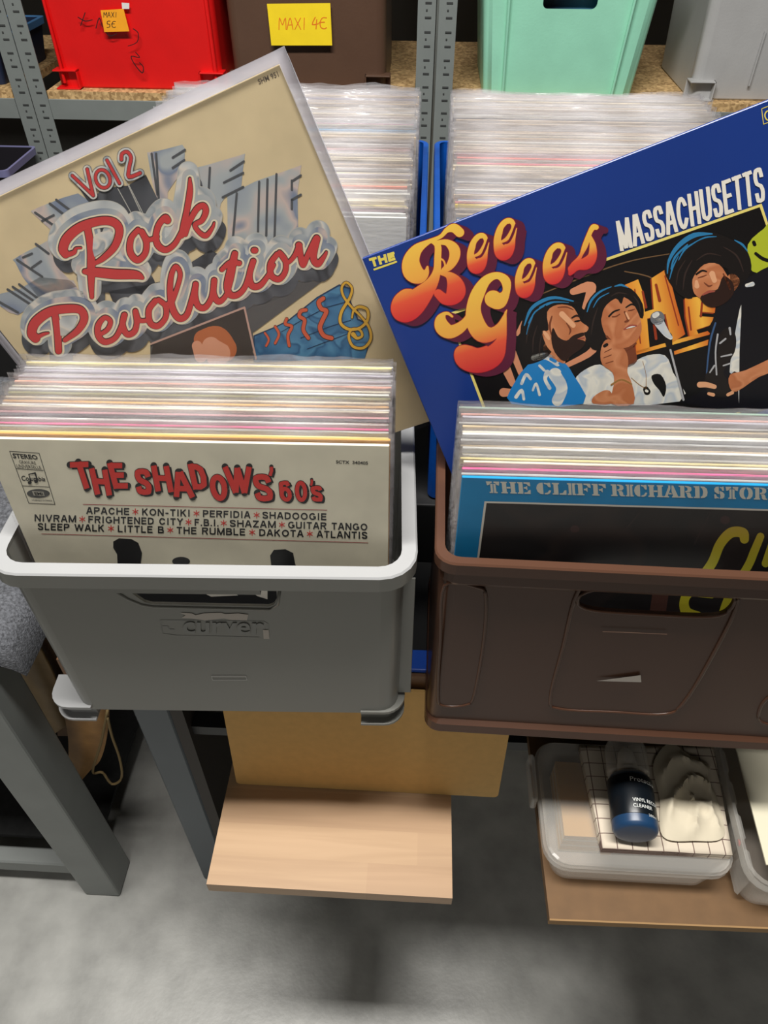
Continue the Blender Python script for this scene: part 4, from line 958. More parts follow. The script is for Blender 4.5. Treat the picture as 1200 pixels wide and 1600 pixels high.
# stencil slab letters: heavy face plus slab feet
q0 = [(759, 752), (1205, 762), (1205, 781), (761, 770)]
def along(f0, f1, top=0, bot=0):
    tl = (q0[0][0]+(q0[1][0]-q0[0][0])*f0, q0[0][1]+(q0[1][1]-q0[0][1])*f0); tr = (q0[0][0]+(q0[1][0]-q0[0][0])*f1, q0[0][1]+(q0[1][1]-q0[0][1])*f1)
    bl_ = (q0[3][0]+(q0[2][0]-q0[3][0])*f0, q0[3][1]+(q0[2][1]-q0[3][1])*f0); br = (q0[3][0]+(q0[2][0]-q0[3][0])*f1, q0[3][1]+(q0[2][1]-q0[3][1])*f1)
    return [tl, tr, br, bl_]
GL = {  # stencil glyphs on a unit square, y down: polygons
 'T': [[(0, 0), (.44, 0), (.44, .12), (.30, .16), (.22, .3), (.06, .34)], [(.56, 0), (1, 0), (.94, .34), (.78, .3), (.70, .16), (.56, .12)], [(.30, .2), (.47, .2), (.47, 1), (.2, 1), (.2, .9), (.30, .88)], [(.53, .2), (.70, .2), (.70, .88), (.8, .9), (.8, 1), (.53, 1)]],
 'H': [[(0, 0), (.42, 0), (.42, .1), (.36, .12), (.36, .88), (.42, .9), (.42, 1), (0, 1), (0, .9), (.08, .88), (.08, .12), (0, .1)], [(.58, 0), (1, 0), (1, .1), (.92, .12), (.92, .88), (1, .9), (1, 1), (.58, 1), (.58, .9), (.64, .88), (.64, .12), (.58, .1)], [(.38, .44), (.62, .44), (.62, .58), (.38, .58)]],
 'E': [[(0, 0), (.42, 0), (.42, 1), (0, 1), (0, .9), (.1, .88), (.1, .12), (0, .1)], [(.5, 0), (.98, 0), (1, .34), (.84, .3), (.72, .14), (.5, .12)], [(.5, .42), (.62, .42), (.76, .3), (.76, .7), (.62, .56), (.5, .56)], [(.5, .88), (.72, .86), (.86, .68), (1, .64), (.98, 1), (.5, 1)]],
 'C': [[(.46, 0), (.46, 1), (.25, .97), (.08, .8), (0, .5), (.08, .2), (.25, .03)], [(.54, 0), (.75, .04), (.84, 0), (.96, 0), (.98, .38), (.84, .38), (.72, .16), (.54, .1)], [(.54, 1), (.54, .9), (.74, .84), (.86, .64), (1, .66), (.9, .9), (.74, 1)]],
 'L': [[(0, 0), (.5, 0), (.5, .1), (.42, .12), (.42, 1), (0, 1), (0, .9), (.1, .88), (.1, .12), (0, .1)], [(.5, .88), (.72, .86), (.86, .62), (1, .6), (.98, 1), (.5, 1)]],
 'I': [[(0, 0), (.45, 0), (.45, 1), (0, 1), (0, .9), (.14, .88), (.14, .12), (0, .1)], [(.55, 0), (1, 0), (1, .1), (.86, .12), (.86, .88), (1, .9), (1, 1), (.55, 1)]],
 'F': [[(0, 0), (.42, 0), (.42, .88), (.52, .9), (.52, 1), (0, 1), (0, .9), (.1, .88), (.1, .12), (0, .1)], [(.5, 0), (.98, 0), (1, .36), (.84, .32), (.72, .14), (.5, .12)], [(.5, .44), (.62, .44), (.76, .32), (.76, .72), (.62, .58), (.5, .58)]],
 'R': [[(0, 0), (.4, 0), (.4, .88), (.46, .9), (.46, 1), (0, 1), (0, .9), (.1, .88), (.1, .12), (0, .1)], [(.46, 0), (.7, .02), (.9, .12), (.92, .36), (.8, .5), (.46, .55), (.46, .44), (.6, .4), (.64, .25), (.6, .14), (.46, .1)], [(.5, .58), (.76, .55), (.86, .7), (.88, .9), (1, .92), (1, 1), (.7, 1), (.6, .9), (.58, .68)]],
 'A': [[(.46, 0), (.46, .28), (.24, .88), (.34, .9), (.34, 1), (-.06, 1), (-.06, .9), (.04, .88), (.32, .1), (.28, 0)], [(.54, 0), (.68, 0), (1, .88), (1.06, .9), (1.06, 1), (.56, 1), (.56, .9), (.64, .88), (.54, .5)], [(.36, .62), (.52, .62), (.56, .74), (.32, .74)]],
 'D': [[(0, 0), (.42, 0), (.42, 1), (0, 1), (0, .9), (.1, .88), (.1, .12), (0, .1)], [(.5, 0), (.76, .04), (.95, .2), (1, .5), (.95, .8), (.76, .96), (.5, 1), (.5, .88), (.62, .8), (.68, .5), (.62, .2), (.5, .12)]],
 'S': [[(.46, 0), (.46, .3), (.5, .62), (.3, .58), (.08, .44), (.04, .2), (.2, .03)], [(.56, .02), (.7, .06), (.8, 0), (.9, 0), (.92, .34), (.78, .34), (.7, .16), (.56, .1)], [(.52, .36), (.8, .44), (.98, .62), (.94, .88), (.76, 1), (.52, 1), (.6, .8)], [(.44, 1), (.3, .95), (.18, 1), (.06, 1), (.04, .64), (.18, .64), (.28, .84), (.44, .9)]],
 'O': [[(.46, 0), (.46, .12), (.36, .25), (.32, .5), (.36, .75), (.46, .88), (.46, 1), (.2, .95), (.04, .75), (0, .5), (.04, .25), (.2, .05)], [(.54, 0), (.8, .05), (.96, .25), (1, .5), (.96, .75), (.8, .95), (.54, 1), (.54, .88), (.64, .75), (.68, .5), (.64, .25), (.54, .12)]],
 'Y': [[(-.05, 0), (.45, 0), (.45, .1), (.38, .12), (.48, .4), (.48, 1), (.2, 1), (.2, .9), (.3, .88), (.3, .6), (.05, .12), (-.05, .1)], [(.6, 0), (1.05, 0), (1.05, .1), (.95, .12), (.7, .6), (.7, .88), (.8, .9), (.8, 1), (.54, 1), (.54, .45), (.72, .12), (.6, .1)]]}
adv = {'T': .95, 'H': 1.08, 'E': .92, 'C': .95, 'L': .9, 'I': .55, 'F': .9, 'R': 1.0, 'A': .98, 'D': 1.0, 'S': .82, 'O': 1.0, 'Y': .95, ' ': .3}
for word, wx0, wx1 in (('THE', 759, 829.5), ('CLIFF', 837, 948), ('RICHARD', 954, 1107), ('STORY', 1115, 1222)):
    tot = sum(adv[c] for c in word); sx_ = wx0
    for c in word:
        wd = adv[c]*(wx1-wx0)/tot
        q = along((sx_-759)/446, (sx_+wd*.93-759)/446)
        polyprint(rsh, cs, 'stencil_letter', [[((q[0][0]*(1-a)+q[1][0]*a)*(1-b)+(q[3][0]*(1-a)+q[2][0]*a)*b, (q[0][1]*(1-a)+q[1][1]*a)*(1-b)+(q[3][1]*(1-a)+q[2][1]*a)*b) for a, b in pl] for pl in GL[c]], B0+L1, SILV)
        sx_ += wd
M_cphoto = chromemat('dark_stage_photo', (14, 8, 8), (24, 14, 12), (36, 24, 20), 9)
ub0 = rsh.uv(757, 783); ub1 = rsh.uv(1200, 794)
polyprint(rsh, cs, 'white_border', [[ub0, (.300, ub0[1]), (.300, -.295), (ub0[0], -.295)]], B0+L1, WHITE, px=False)
polyprint(rsh, cs, 'dark_photograph', [[(ub0[0]+.0018, ub0[1]-.0018), (.298, ub0[1]-.0018), (.298, -.293), (ub0[0]+.0018, -.293)]], B0+L2, M_cphoto, px=False)
YG = gradmat('script_yellow', [(0, (226, 214, 40)), (.6, (232, 222, 60)), (1, (190, 160, 40))], 1)
strokeprint(rsh, cs, 'yellow_script', [[(1163, 842, 14), (1160, 832, 16), (1142, 832, 16), (1125, 850, 15), (1112, 880, 15), (1088, 912, 15), (1070, 935, 14), (1072, 955, 16), (1090, 962, 14)],
    [(1188, 838, 12), (1178, 862, 13), (1168, 885, 13), (1140, 930, 13), (1128, 962, 13)], [(1206, 850, 12), (1196, 880, 12)], [(1092, 928, 9), (1112, 930, 9)]], B0+L3, YG)
for x, y, r_ in ((898, 826, 7), (1133, 812, 8)): polyprint(rsh, cs, 'stage_glow', [ell(x, y, r_, r_*.8)], B0+L3, mat('ink_dimred', (62, 38, 36), .5))
strokeprint(rsh, cs, 'stage_beam', [[(1000, 800, 2), (975, 830, 3)], [(1110, 800, 2), (1085, 850, 3)]], B0+L3, mat('ink_dimbrown', (44, 32, 30), .5))
polyprint(rsh, cs, 'brown_hair_print', [[(1020, 922), (1045, 926), (1040, 958), (1015, 955)]], B0+L3, mat('ink_hair', (90, 52, 40), .5))
link('plastic_sleeve', plastic_me(78, lip=.003, wob=.0004), P_face, cs)
# ------------------------------------------------------------------ tilted cover at the left
def plane_pt(o, n_, px, py): d = ray(px, py); t = (o-CAM).dot(n_)/d.dot(n_); return CAM+d*t
def tilted(tr_or_tl, edge_px, Y0, z0, lean, yaw, right=True):
    a, b = R(lean), R(yaw); n_ = -Vector((math.sin(b)*math.cos(a), -math.cos(b)*math.cos(a), math.sin(a))) if False else Vector((math.sin(b)*math.cos(a), -math.cos(b)*math.cos(a), math.sin(a)))
    o = Vector((0, Y0, z0)); c = plane_pt(o, n_, *tr_or_tl); e = plane_pt(o, n_, *edge_px)
    up_ = (c-e).normalized(); x_ = up_.cross(n_).normalized()
    return c, x_, up_
c, x_, up_ = tilted((437, 100), (570, 390), .574, 1.165, 3, 3)
if x_.x < 0: x_ = -x_
# average the side edge with the top edge
o_ = plane_pt(Vector((0, .574, 1.165)), x_.cross(up_), 0, 283); xx = (c-o_).normalized()
x_ = (x_+xx).normalized(); up_ = x_.cross(up_).cross(x_).normalized()
rr = Sheet(c-x_*S, x_, up_); RTH = .0032; rr.front = RTH/2; B0 = RTH/2
rk = thing('record_sleeve', 'tilted beige record cover with red script lettering on chrome, sticking up at the left', 'record', mw=rr.mw)
link('cover', cover_me((220, 200, 160), RTH), None, rk)
CRM = mat('ink_cream', (236, 224, 196), .45); SRED = mat('ink_scriptred', (206, 66, 66), .42); SBR = mat('ink_darkbrown', (70, 44, 44), .45)
CH1 = chromemat('chrome_light', (206, 208, 206), (156, 164, 170), (222, 214, 202), 38); CH2 = chromemat('chrome_dark', (74, 76, 82), (96, 98, 104), (58, 58, 62), 30)
CH3 = chromemat('chrome_sky', (176, 182, 184), (128, 140, 162), (208, 190, 182), 22); CHD = mat('ink_steel', (84, 86, 90), .45); CHW = mat('ink_palegrey', (190, 188, 180), .45)
LN = []
rock = [[(103, 397, 12), (99, 388, 14), (106, 371, 15), (127, 354, 14), (157, 345, 13), (178, 347, 13), (187, 360, 12), (180, 384, 11), (163, 402, 9), (149, 411, 6)],
        [(137, 355, 11), (142, 385, 11), (143, 420, 12), (143, 445, 9), (144, 464, 6)], [(104, 398, 8), (116, 394, 7), (119, 388, 4), (127, 387, 3)], [(133, 424, 8), (150, 425, 14), (180, 428, 15), (212, 429, 13), (223, 434, 5)],
        [(216, 359, 8), (205, 373, 9), (204, 394, 10), (215, 406, 10), (227, 396, 9), (229, 378, 9), (222, 362, 9), (232, 374, 7), (246, 370, 7)],
        [(262, 344, 11), (258, 340, 10), (248, 352, 9), (244, 370, 9), (248, 384, 10), (260, 390, 9), (274, 380, 8), (285, 360, 7)],
        [(297, 279, 4), (297, 300, 9), (292, 330, 9), (287, 352, 9), (284, 368, 8)], [(290, 366, 7), (297, 345, 8), (308, 326, 9), (318, 321, 9), (322, 330, 9), (316, 344, 8), (305, 351, 7), (311, 362, 7), (322, 368, 8), (332, 356, 5), (335, 348, 3)]]
rev = [[(56, 528, 14), (50, 520, 14), (56, 503, 15), (78, 487, 14), (106, 482, 13), (126, 484, 12), (132, 498, 12), (122, 516, 10), (102, 531, 7)], [(86, 490, 10), (90, 515, 11), (92, 548, 10)], [(56, 528, 7), (68, 522, 5), (76, 520, 3)],
       [(153, 524, 6), (168, 515, 7), (173, 502, 7), (164, 496, 7), (154, 508, 9), (154, 524, 9), (164, 534, 9), (180, 528, 8), (190, 510, 8), (195, 492, 9)],
       [(194, 492, 8), (192, 508, 9), (199, 522, 9), (210, 518, 9), (214, 504, 8), (212, 486, 8), (218, 500, 7), (232, 500, 6)],
       [(243, 470, 9), (233, 484, 9), (235, 504, 9), (247, 509, 9), (259, 496, 8), (259, 478, 8), (248, 468, 7), (258, 476, 6), (268, 470, 7)],
       [(268, 474, 8), (277, 450, 7), (282, 428, 7), (275, 416, 7), (268, 430, 8), (266, 455, 9), (270, 482, 10), (280, 497, 10), (292, 492, 9), (300, 468, 8), (306, 446, 9)],
       [(306, 444, 9), (305, 462, 9), (310, 478, 9), (321, 480, 9), (331, 464, 8), (335, 438, 9), (334, 458, 9), (342, 471, 9), (354, 460, 7), (362, 432, 8), (368, 396, 8)],
       [(367, 396, 9), (360, 420, 9), (355, 446, 10), (360, 460, 10), (372, 460, 9), (384, 446, 8), (394, 412, 8)], [(347, 421, 7), (360, 410, 8), (374, 411, 8)],
       [(396, 408, 9), (390, 430, 9), (394, 446, 10), (406, 446, 9), (418, 432, 7), (428, 414, 6)], [(397, 391, 9), (399, 391, 9)],
       [(433, 397, 8), (423, 412, 9), (424, 430, 9), (436, 436, 9), (446, 424, 8), (446, 406, 8), (437, 394, 7), (448, 410, 6), (460, 400, 7), (468, 383, 9)],
       [(467, 383, 10), (470, 400, 9), (474, 414, 8), (482, 396, 8), (495, 372, 10), (492, 390, 9), (490, 404, 10), (497, 412, 10), (507, 400, 6), (510, 394, 4)]]
# steel slab letters behind
for q in ([(306, 262), (323, 258), (383, 240), (380, 262), (377, 292), (356, 302), (345, 318), (334, 380), (310, 375)],):
    polyprint(rr, rk, 'steel_letter', [q], B0+L1, CH3)
for q in ([(355, 304), (370, 298), (400, 283), (471, 258), (465, 300), (466, 370), (440, 380), (405, 385), (356, 388)],
          [(230, 238), (246, 236), (262, 232), (285, 226), (289, 232), (288, 262), (262, 300), (262, 340), (248, 320), (238, 285)],
          [(48, 330), (60, 324), (98, 309), (122, 302), (148, 320), (120, 345), (96, 372), (78, 358)], [(20, 406), (36, 396), (62, 383), (76, 375), (82, 400), (100, 428), (120, 448), (60, 465), (35, 432), (24, 410)],
          [(0, 459), (30, 452), (62, 433), (115, 438), (122, 452), (86, 462), (50, 478), (28, 492), (14, 488), (0, 478)]):
    polyprint(rr, rk, 'steel_letter', [q], B0+L1, CH3)
for ln in ([(328, 262), (326, 300)], [(360, 266), (381, 252)], [(350, 285), (380, 270)], [(348, 308), (380, 292)], [(405, 284), (403, 365)], [(418, 280), (416, 368)], [(432, 272), (429, 372)], [(458, 282), (470, 274)], [(456, 312), (470, 304)], [(456, 282), (456, 296)], [(456, 312), (456, 326)], [(370, 302), (364, 372)],
           [(88, 312), (112, 330)], [(78, 318), (104, 338)], [(55, 332), (84, 352)], [(66, 345), (84, 336)], [(56, 381), (76, 396)], [(27, 406), (66, 432)], [(36, 402), (50, 396)], [(50, 418), (64, 408)], [(12, 452), (52, 478)], [(30, 444), (62, 468)], [(20, 448), (56, 472)], [(0, 472), (28, 488)], [(244, 240), (248, 310)], [(237, 240), (246, 304)], [(270, 246), (289, 234)], [(270, 262), (288, 250)]):
    lineprint(rr, rk, 'steel_letter_edge', ln, 3.6, B0+L2, CHD)
# extruded sides of the small VOL 2
for q in ([(112, 277), (146, 309), (158, 297), (180, 292), (200, 290), (222, 276), (228, 273), (246, 310), (256, 322), (226, 338), (198, 338), (180, 322), (142, 318), (136, 312)],): polyprint(rr, rk, 'lettering_side', [q], B0+L2, CH2)
for ln in ([(184, 294), (206, 334)], [(202, 290), (224, 334)], [(196, 280), (222, 336)]): lineprint(rr, rk, 'lettering_side_edge', ln, 1.2, B0+.00025, CHW)
# chrome extrusion of the two script words
strokeprint(rr, rk, 'chrome_shadow', rock, B0+L3, CH2, grow=26, off=(4, 10)); strokeprint(rr, rk, 'chrome_shadow', rev, B0+L3, CH2, grow=26, off=(4, 10))
polyprint(rr, rk, 'chrome_shadow', [[(170, 455), (250, 440), (330, 390), (345, 400), (345, 440), (280, 470), (240, 480), (180, 480)]], B0+L3, CH2)
polyprint(rr, rk, 'dark_wedge', [[(235, 535), (380, 482), (470, 438), (508, 436), (395, 520), (398, 548), (235, 560)]], B0+L2, mat('ink_wedge', (92, 90, 90), .45))
Z5 = B0+.00035
strokeprint(rr, rk, 'chrome_outline', rock, Z5, CHW, grow=29, off=(-3, -11)); strokeprint(rr, rk, 'chrome_outline', rev, Z5, CHW, grow=27, off=(2, -10))
strokeprint(rr, rk, 'chrome_side', rock, B0+L4, CH1, grow=27, off=(-3, -11)); strokeprint(rr, rk, 'chrome_side', rev, B0+L4, CH1, grow=25, off=(2, -10))
strokeprint(rr, rk, 'chrome_side', rock, B0+.00043, CH3, grow=18, off=(-1, -4)); strokeprint(rr, rk, 'chrome_side', rev, B0+.00043, CH3, grow=17, off=(3, -4))
strokeprint(rr, rk, 'lettering_border', rock, B0+L5, CRM, grow=8); strokeprint(rr, rk, 'lettering_border', rev, B0+L5, CRM, grow=8)
strokeprint(rr, rk, 'lettering_edge', rock, B0+.00055, SBR, grow=2, off=(-.3, -.6)); strokeprint(rr, rk, 'lettering_edge', rev, B0+.00055, SBR, grow=2, off=(-.3, -.6))
strokeprint(rr, rk, 'lettering', rock, B0+L6, SRED); strokeprint(rr, rk, 'lettering', rev, B0+L6, SRED)
# reopen the counters of the capitals with chrome
for lp in ([(146, 372), (150, 365), (170, 358), (178, 364), (174, 380), (160, 394), (148, 401), (145, 390)], [(93, 500), (97, 496), (112, 492), (122, 498), (116, 512), (102, 524), (95, 524)]):
    polyprint(rr, rk, 'chrome_counter', [lp], B0+.00065, CH1)
vol = [[(113.5, 274, 4.2), (146, 305, 4.6), (136.5, 264, 4.6)], [(p[0], p[1], 4.4) for p in ell(161, 279, 11, 14.5, 14, -.35)]+[(171, 275, 4.4)], [(167.5, 250, 4.4), (187, 286, 4.4)], [(190, 249, 5), (191, 240, 5), (199, 237, 5), (205, 246, 5), (202, 262, 5), (202, 276, 5.4), (219, 270, 5)]]
for gr, m_, z_ in ((9, CHD, .00045), (7.5, CH1, .0005), (1.6, SBR, .00055), (0, SRED, .0006)): 
    strokeprint(rr, rk, 'lettering', vol[:1]+vol[2:3], B0+z_, m_, grow=gr, sub=1); strokeprint(rr, rk, 'lettering', vol[1:2]+vol[3:], B0+z_, m_, grow=gr, sub=3)
textprint(rr, rk, 'catalogue_number', 'SHM 951', [(402, 124), (433, 111), (436, 119), (405, 132)], B0+L1, mat('ink_faded', (112, 100, 88), .5), bold=.01)
# portrait frame at the foot
polyprint(rr, rk, 'portrait_ground', [[(240, 537), (382, 482), (397, 560), (230, 580)]], B0+.00045, mat('ink_umber', (66, 58, 54), .5))
lineprint(rr, rk, 'portrait_frame', [(236, 537), (382, 480), (400, 560)], 3.0, B0+.0005, mat('ink_dustypink', (200, 162, 148), .5))
strokeprint(rr, rk, 'portrait', [[(318, 530, 30), (338, 528, 38), (350, 545, 40)]], B0+.0005, mat('ink_ginger', (190, 108, 66), .5)); strokeprint(rr, rk, 'portrait', [[(330, 540, 28), (340, 552, 40)]], B0+.00055, mat('ink_skin', (222, 158, 128), .5))
for a, b in (((298, 535), (318, 548)),): strokeprint(rr, rk, 'portrait', [[(308, 540, 16), (314, 556, 20)]], B0+.00052, mat('ink_skin', (222, 158, 128), .5))
# blue ribbon staff and treble clef
BLU = chromemat('ribbon_blue', (66, 118, 160), (84, 140, 178), (46, 92, 134), 40); ORR = mat('ink_orange_red', (214, 96, 64), .45); GOLD = mat('ink_gold', (226, 176, 60), .4); IB = mat('ink_deepblue', (30, 60, 96), .5)
polyprint(rr, rk, 'ribbon', [[(396, 524), (430, 510), (450, 500), (470, 484), (495, 464), (530, 444), (548, 450), (548, 470), (560, 498), (575, 505), (580, 530), (570, 560), (396, 566)]], B0+L1, IB)
polyprint(rr, rk, 'ribbon', [[(398, 526), (430, 512), (451, 502), (471, 486), (496, 466), (530, 447), (546, 452), (546, 470), (558, 500), (573, 506), (577, 530), (570, 560), (398, 566)]], B0+L2, BLU)
for pts in ([(505, 466), (498, 472), (502, 482), (510, 486), (504, 500), (500, 512), (506, 524), (518, 528)], [(478, 484), (470, 486), (468, 494), (476, 500), (474, 515), (482, 528)], [(448, 498), (446, 506), (456, 510), (450, 524), (452, 540)], [(430, 510), (436, 522), (430, 536)], [(414, 520), (420, 530), (416, 540)]):
    k_ = 1-(505-pts[0][0])/180
    strokeprint(rr, rk, 'ribbon_curl', [[(a, b, 8.5*k_) for a, b in pts]], B0+L3, SBR); strokeprint(rr, rk, 'ribbon_curl', [[(a, b, 6.5*k_) for a, b in pts]], B0+L4, ORR)
for ln in ([(546, 470), (510, 480), (472, 500), (440, 518)], [(548, 500), (515, 510), (470, 528)], [(560, 515), (520, 530), (480, 545)]): lineprint(rr, rk, 'ribbon_fold', ln, 1.2, B0+L3, IB)
clef = [(541, 529, 6), (536, 516, 4), (550, 512, 4.5), (564, 520, 5), (563, 538, 5), (548, 545, 4), (560, 545, 2), (580, 530, 4), (577, 510, 4.6), (565, 490, 4.6), (548, 476, 4.6), (534, 458, 4.6), (533, 447, 4), (540, 441, 4), (550, 450, 4), (548, 464, 4.4), (536, 484, 5), (530, 500, 5.4), (538, 512, 5), (556, 512, 4.6), (571, 500, 4.8), (572, 486, 5), (560, 479, 5), (551, 486, 4), (552, 494, 3)]
clef = [(552, 522, 8), (558, 528, 5), (566, 524, 4), (562, 515, 4), (550, 514, 4), (545, 526, 4.4), (552, 541, 4.6), (568, 543, 4.6), (579, 530, 4.6), (577, 512, 4.4), (564, 494, 4), (550, 480, 4), (537, 463, 4), (534, 449, 4), (541, 441, 4), (550, 450, 4), (546, 466, 4.6), (534, 486, 5), (532, 504, 5), (545, 514, 5), (562, 512, 4.6), (574, 500, 4.8), (574, 484, 5), (562, 479, 5), (553, 484, 4), (550, 496, 3)]
strokeprint(rr, rk, 'treble_clef', [[(a, b, w_*.9+1.6) for a, b, w_ in clef]], B0+L4, SBR); strokeprint(rr, rk, 'treble_clef', [[(a, b, w_*.9) for a, b, w_ in clef]], B0+L5, GOLD)
# its own clear sleeve, longer at the top
def big_sleeve(side, top, seed):
    rnd = random.Random(seed); vs = []; fs = []; nu = 30; rows = [-S-.003, -S/2, -.02, .0004, top*.5, top]; us = [-side]+[S*i/(nu-2) for i in range(nu-1)]+[S+side]
    for s in (1, -1):
        for r_, v in enumerate(rows):
            for u in us: vs.append((u, v if r_ < 5 else v+.0015*noise.noise(Vector((u*9, seed, 0))), s*(.0027 if r_ < 4 else (.0012+.0004*noise.noise(Vector((u*20, v*50, seed)))))))
    o = len(rows)*(nu+1)
    for s in (0, 1):
        for r_ in range(len(rows)-1):
            for i in range(nu):
                a = s*o+r_*(nu+1)+i; f = (a, a+1, a+nu+2, a+nu+1); fs.append(f if s == 0 else f[::-1])
    for r_ in range(len(rows)-1):
        for i in (0, nu): a = r_*(nu+1)+i; fs.append((a, a+nu+1, o+a+nu+1, o+a))
    return mk('sl', vs, fs, True)
P_big = plasticmat('sleeve_plastic_wide', .5, .35, rough=.2, bump=.25, bscale=10, white=(225, 222, 232), stretch=(1, 1, 1))
me = big_sleeve(.0075, .0085, 3)
# the film lies clear on the card: only the free margin shows as milky
me.materials.append(P_face); me.materials.append(P_big)
for p in me.polygons:
    c_ = p.center
    if c_.y > .0002 or c_.x < 0 or c_.x > S: p.material_index = 1
link('plastic_sleeve', me, None, rk)

# ------------------------------------------------------------------ tilted cover at the right
c, x_, up_ = tilted((566, 403), (697, 720), .546, 1.14, 8, -4)
if x_.x < 0: x_ = -x_
o_ = plane_pt(Vector((0, .546, 1.14)), x_.cross(up_), 1200, 155); xx = (o_-c).normalized()
x_ = (x_+xx).normalized(); n_ = x_.cross(up_); up_ = n_.cross(x_).normalized()
bg = Sheet(c, x_, up_); bg.front = RTH/2
bk = thing('record_sleeve', 'tilted dark blue record cover with yellow red bubble lettering and concert photo, at the right', 'record', mw=bg.mw)
bme = boxme(0, S, -S, 0, -RTH/2, RTH/2, .0005, 1)
cover = link('cover', bme, mat('ink_royalblue', (24, 54, 128), .33, nscale=10, namt=.05), bk)
BX, BYO = 560, 320
def cb(st, sc=3.0, ox=560, oy=320): return [[(ox+a/sc, oy+b/sc, w_/sc) for a, b, w_ in s_] for s_ in st]
def e_st(x0, y0, x1, y1):
    W_, H_ = x1-x0, y1-y0
    f = lambda sts: [[(x0+a*W_, y0+b*H_, w_*W_) for a, b, w_ in s_] for s_ in sts]
    return f([[(.30, .56, .10), (.52, .50, .15), (.72, .36, .17), (.84, .20, .18), (.74, .08, .22), (.52, .09, .26), (.30, .24, .30), (.16, .46, .30), (.18, .64, .38), (.34, .80, .60), (.50, .80, .58), (.68, .66, .42), (.84, .46, .16), (.97, .24, .03)]])
def e_cut(x0, y0, x1, y1):
    W_, H_ = x1-x0, y1-y0
    return [[(x0+a*W_, y0+b*H_, w_*W_) for a, b, w_ in s_] for s_ in ([(.60, .17, .12), (.50, .27, .20), (.42, .38, .12)], [(.40, .60, .05), (.62, .56, .10), (.80, .38, .12), (.94, .16, .10)])]
Bst = [[(474, 128, 44), (448, 108, 42), (415, 118, 24), (385, 148, 18), (330, 172, 22), (275, 208, 50), (248, 260, 76), (255, 310, 92), (285, 332, 70), (316, 318, 30), (324, 290, 10)],
       [(345, 168, 20), (372, 190, 30), (372, 250, 32), (368, 310, 36), (345, 365, 56), (300, 420, 90), (250, 468, 120), (215, 488, 120), (205, 455, 86), (222, 420, 52), (245, 402, 18)],
       [(372, 176, 20), (415, 176, 30), (448, 205, 50), (450, 245, 48), (425, 290, 34), (388, 312, 14)], [(388, 322, 12), (425, 330, 34), (452, 365, 70), (458, 405, 88), (440, 435, 66), (405, 440, 50), (375, 415, 40)], [(384, 250, 8), (400, 262, 8), (406, 285, 8), (392, 300, 5)]]
Gst = [[(632, 440, 80), (660, 450, 70), (692, 410, 36), (690, 356, 44), (650, 330, 32), (600, 352, 44), (562, 410, 62), (540, 480, 66), (548, 550, 84), (580, 600, 84), (625, 604, 60), (662, 570, 34), (685, 520, 14), (695, 492, 5)],
       [(690, 500, 8), (682, 560, 26), (668, 640, 50), (632, 705, 96), (570, 735, 100), (510, 720, 104), (482, 690, 60), (500, 668, 26), (530, 672, 20), (560, 680, 18), (600, 668, 16)],
       [(530, 480, 28), (515, 530, 34), (480, 572, 50), (430, 594, 62), (396, 574, 70), (386, 540, 50), (400, 512, 20), (420, 508, 14), (440, 522, 10)]]
Sst = [[(1114, 104, 24), (1100, 104, 26), (1084, 130, 22), (1062, 190, 26), (1040, 240, 16), (1010, 290, 40), (992, 322, 16)], [(1086, 150, 16), (1098, 190, 30), (1096, 240, 42), (1070, 272, 56), (1030, 282, 44), (1000, 300, 36)]]
EB = [(510, 130, 615, 325), (635, 60, 745, 262), (735, 248, 838, 438), (865, 176, 980, 372)]
glyph = [(Bst, None)]+[(e_st(*b), e_cut(*b)) for b in EB[:2]]+[(Gst, None)]+[(e_st(*b), e_cut(*b)) for b in EB[2:]]+[(Sst, None)]
M_shadow = mat('ink_maroon', (92, 28, 54), .4); M_yr = gradmat('yellow_red_print', [(0, (206, 44, 52)), (.28, (226, 86, 58)), (.5, (236, 168, 72)), (1, (240, 196, 78))], 1, .35); M_out = mat('ink_outline_red', (150, 30, 44), .4)
# concert photograph
DK = mat('photo_black', (16, 13, 14), .35)
P4 = [(699, 490), (1190, 318), (1300, 600), (800, 760)]
YL = mat('ink_paleyellow', (232, 214, 120), .4)
lim = []
def clampuv(px, py):
    u, v = bg.uv(px, py); return (min(u, S-.002), max(v, -S+.002))
polyprint(bg, bk, 'photo_border', [[clampuv(*p) for p in P4]], B0+.00008, YL, px=False)
pc_ = [(703.5, 493), (1187, 323.5), (1296, 600), (803, 752)]
polyprint(bg, bk, 'photo_ground', [[clampuv(*p) for p in pc_]], B0+.00014, DK, px=False)
def pp(name, pts, m_, lv, sm=3):
    q = [(780+a/2.857, 340+b/2.857) for a, b in pts]; return polyprint(bg, bk, name, [q], B0+.0002+.00004*lv, m_, smooth=sm)
def ps(name, sts, m_, lv, sub=4): return strokeprint(bg, bk, name, [[(780+a/2.857, 340+b/2.857, w_/2.857) for a, b, w_ in s_] for s_ in sts], B0+.0002+.00004*lv, m_, sub=sub)
SGN = gradmat('sign_orange', [(0, (222, 120, 40)), (.5, (246, 186, 70)), (1, (206, 92, 34))], 0, .4); SGD = mat('sign_red', (150, 56, 28), .4); SGP = mat('sign_pale', (212, 142, 106), .4)
def sign(pts, m_, lv): pp('neon_sign', pts, m_, lv, 0)
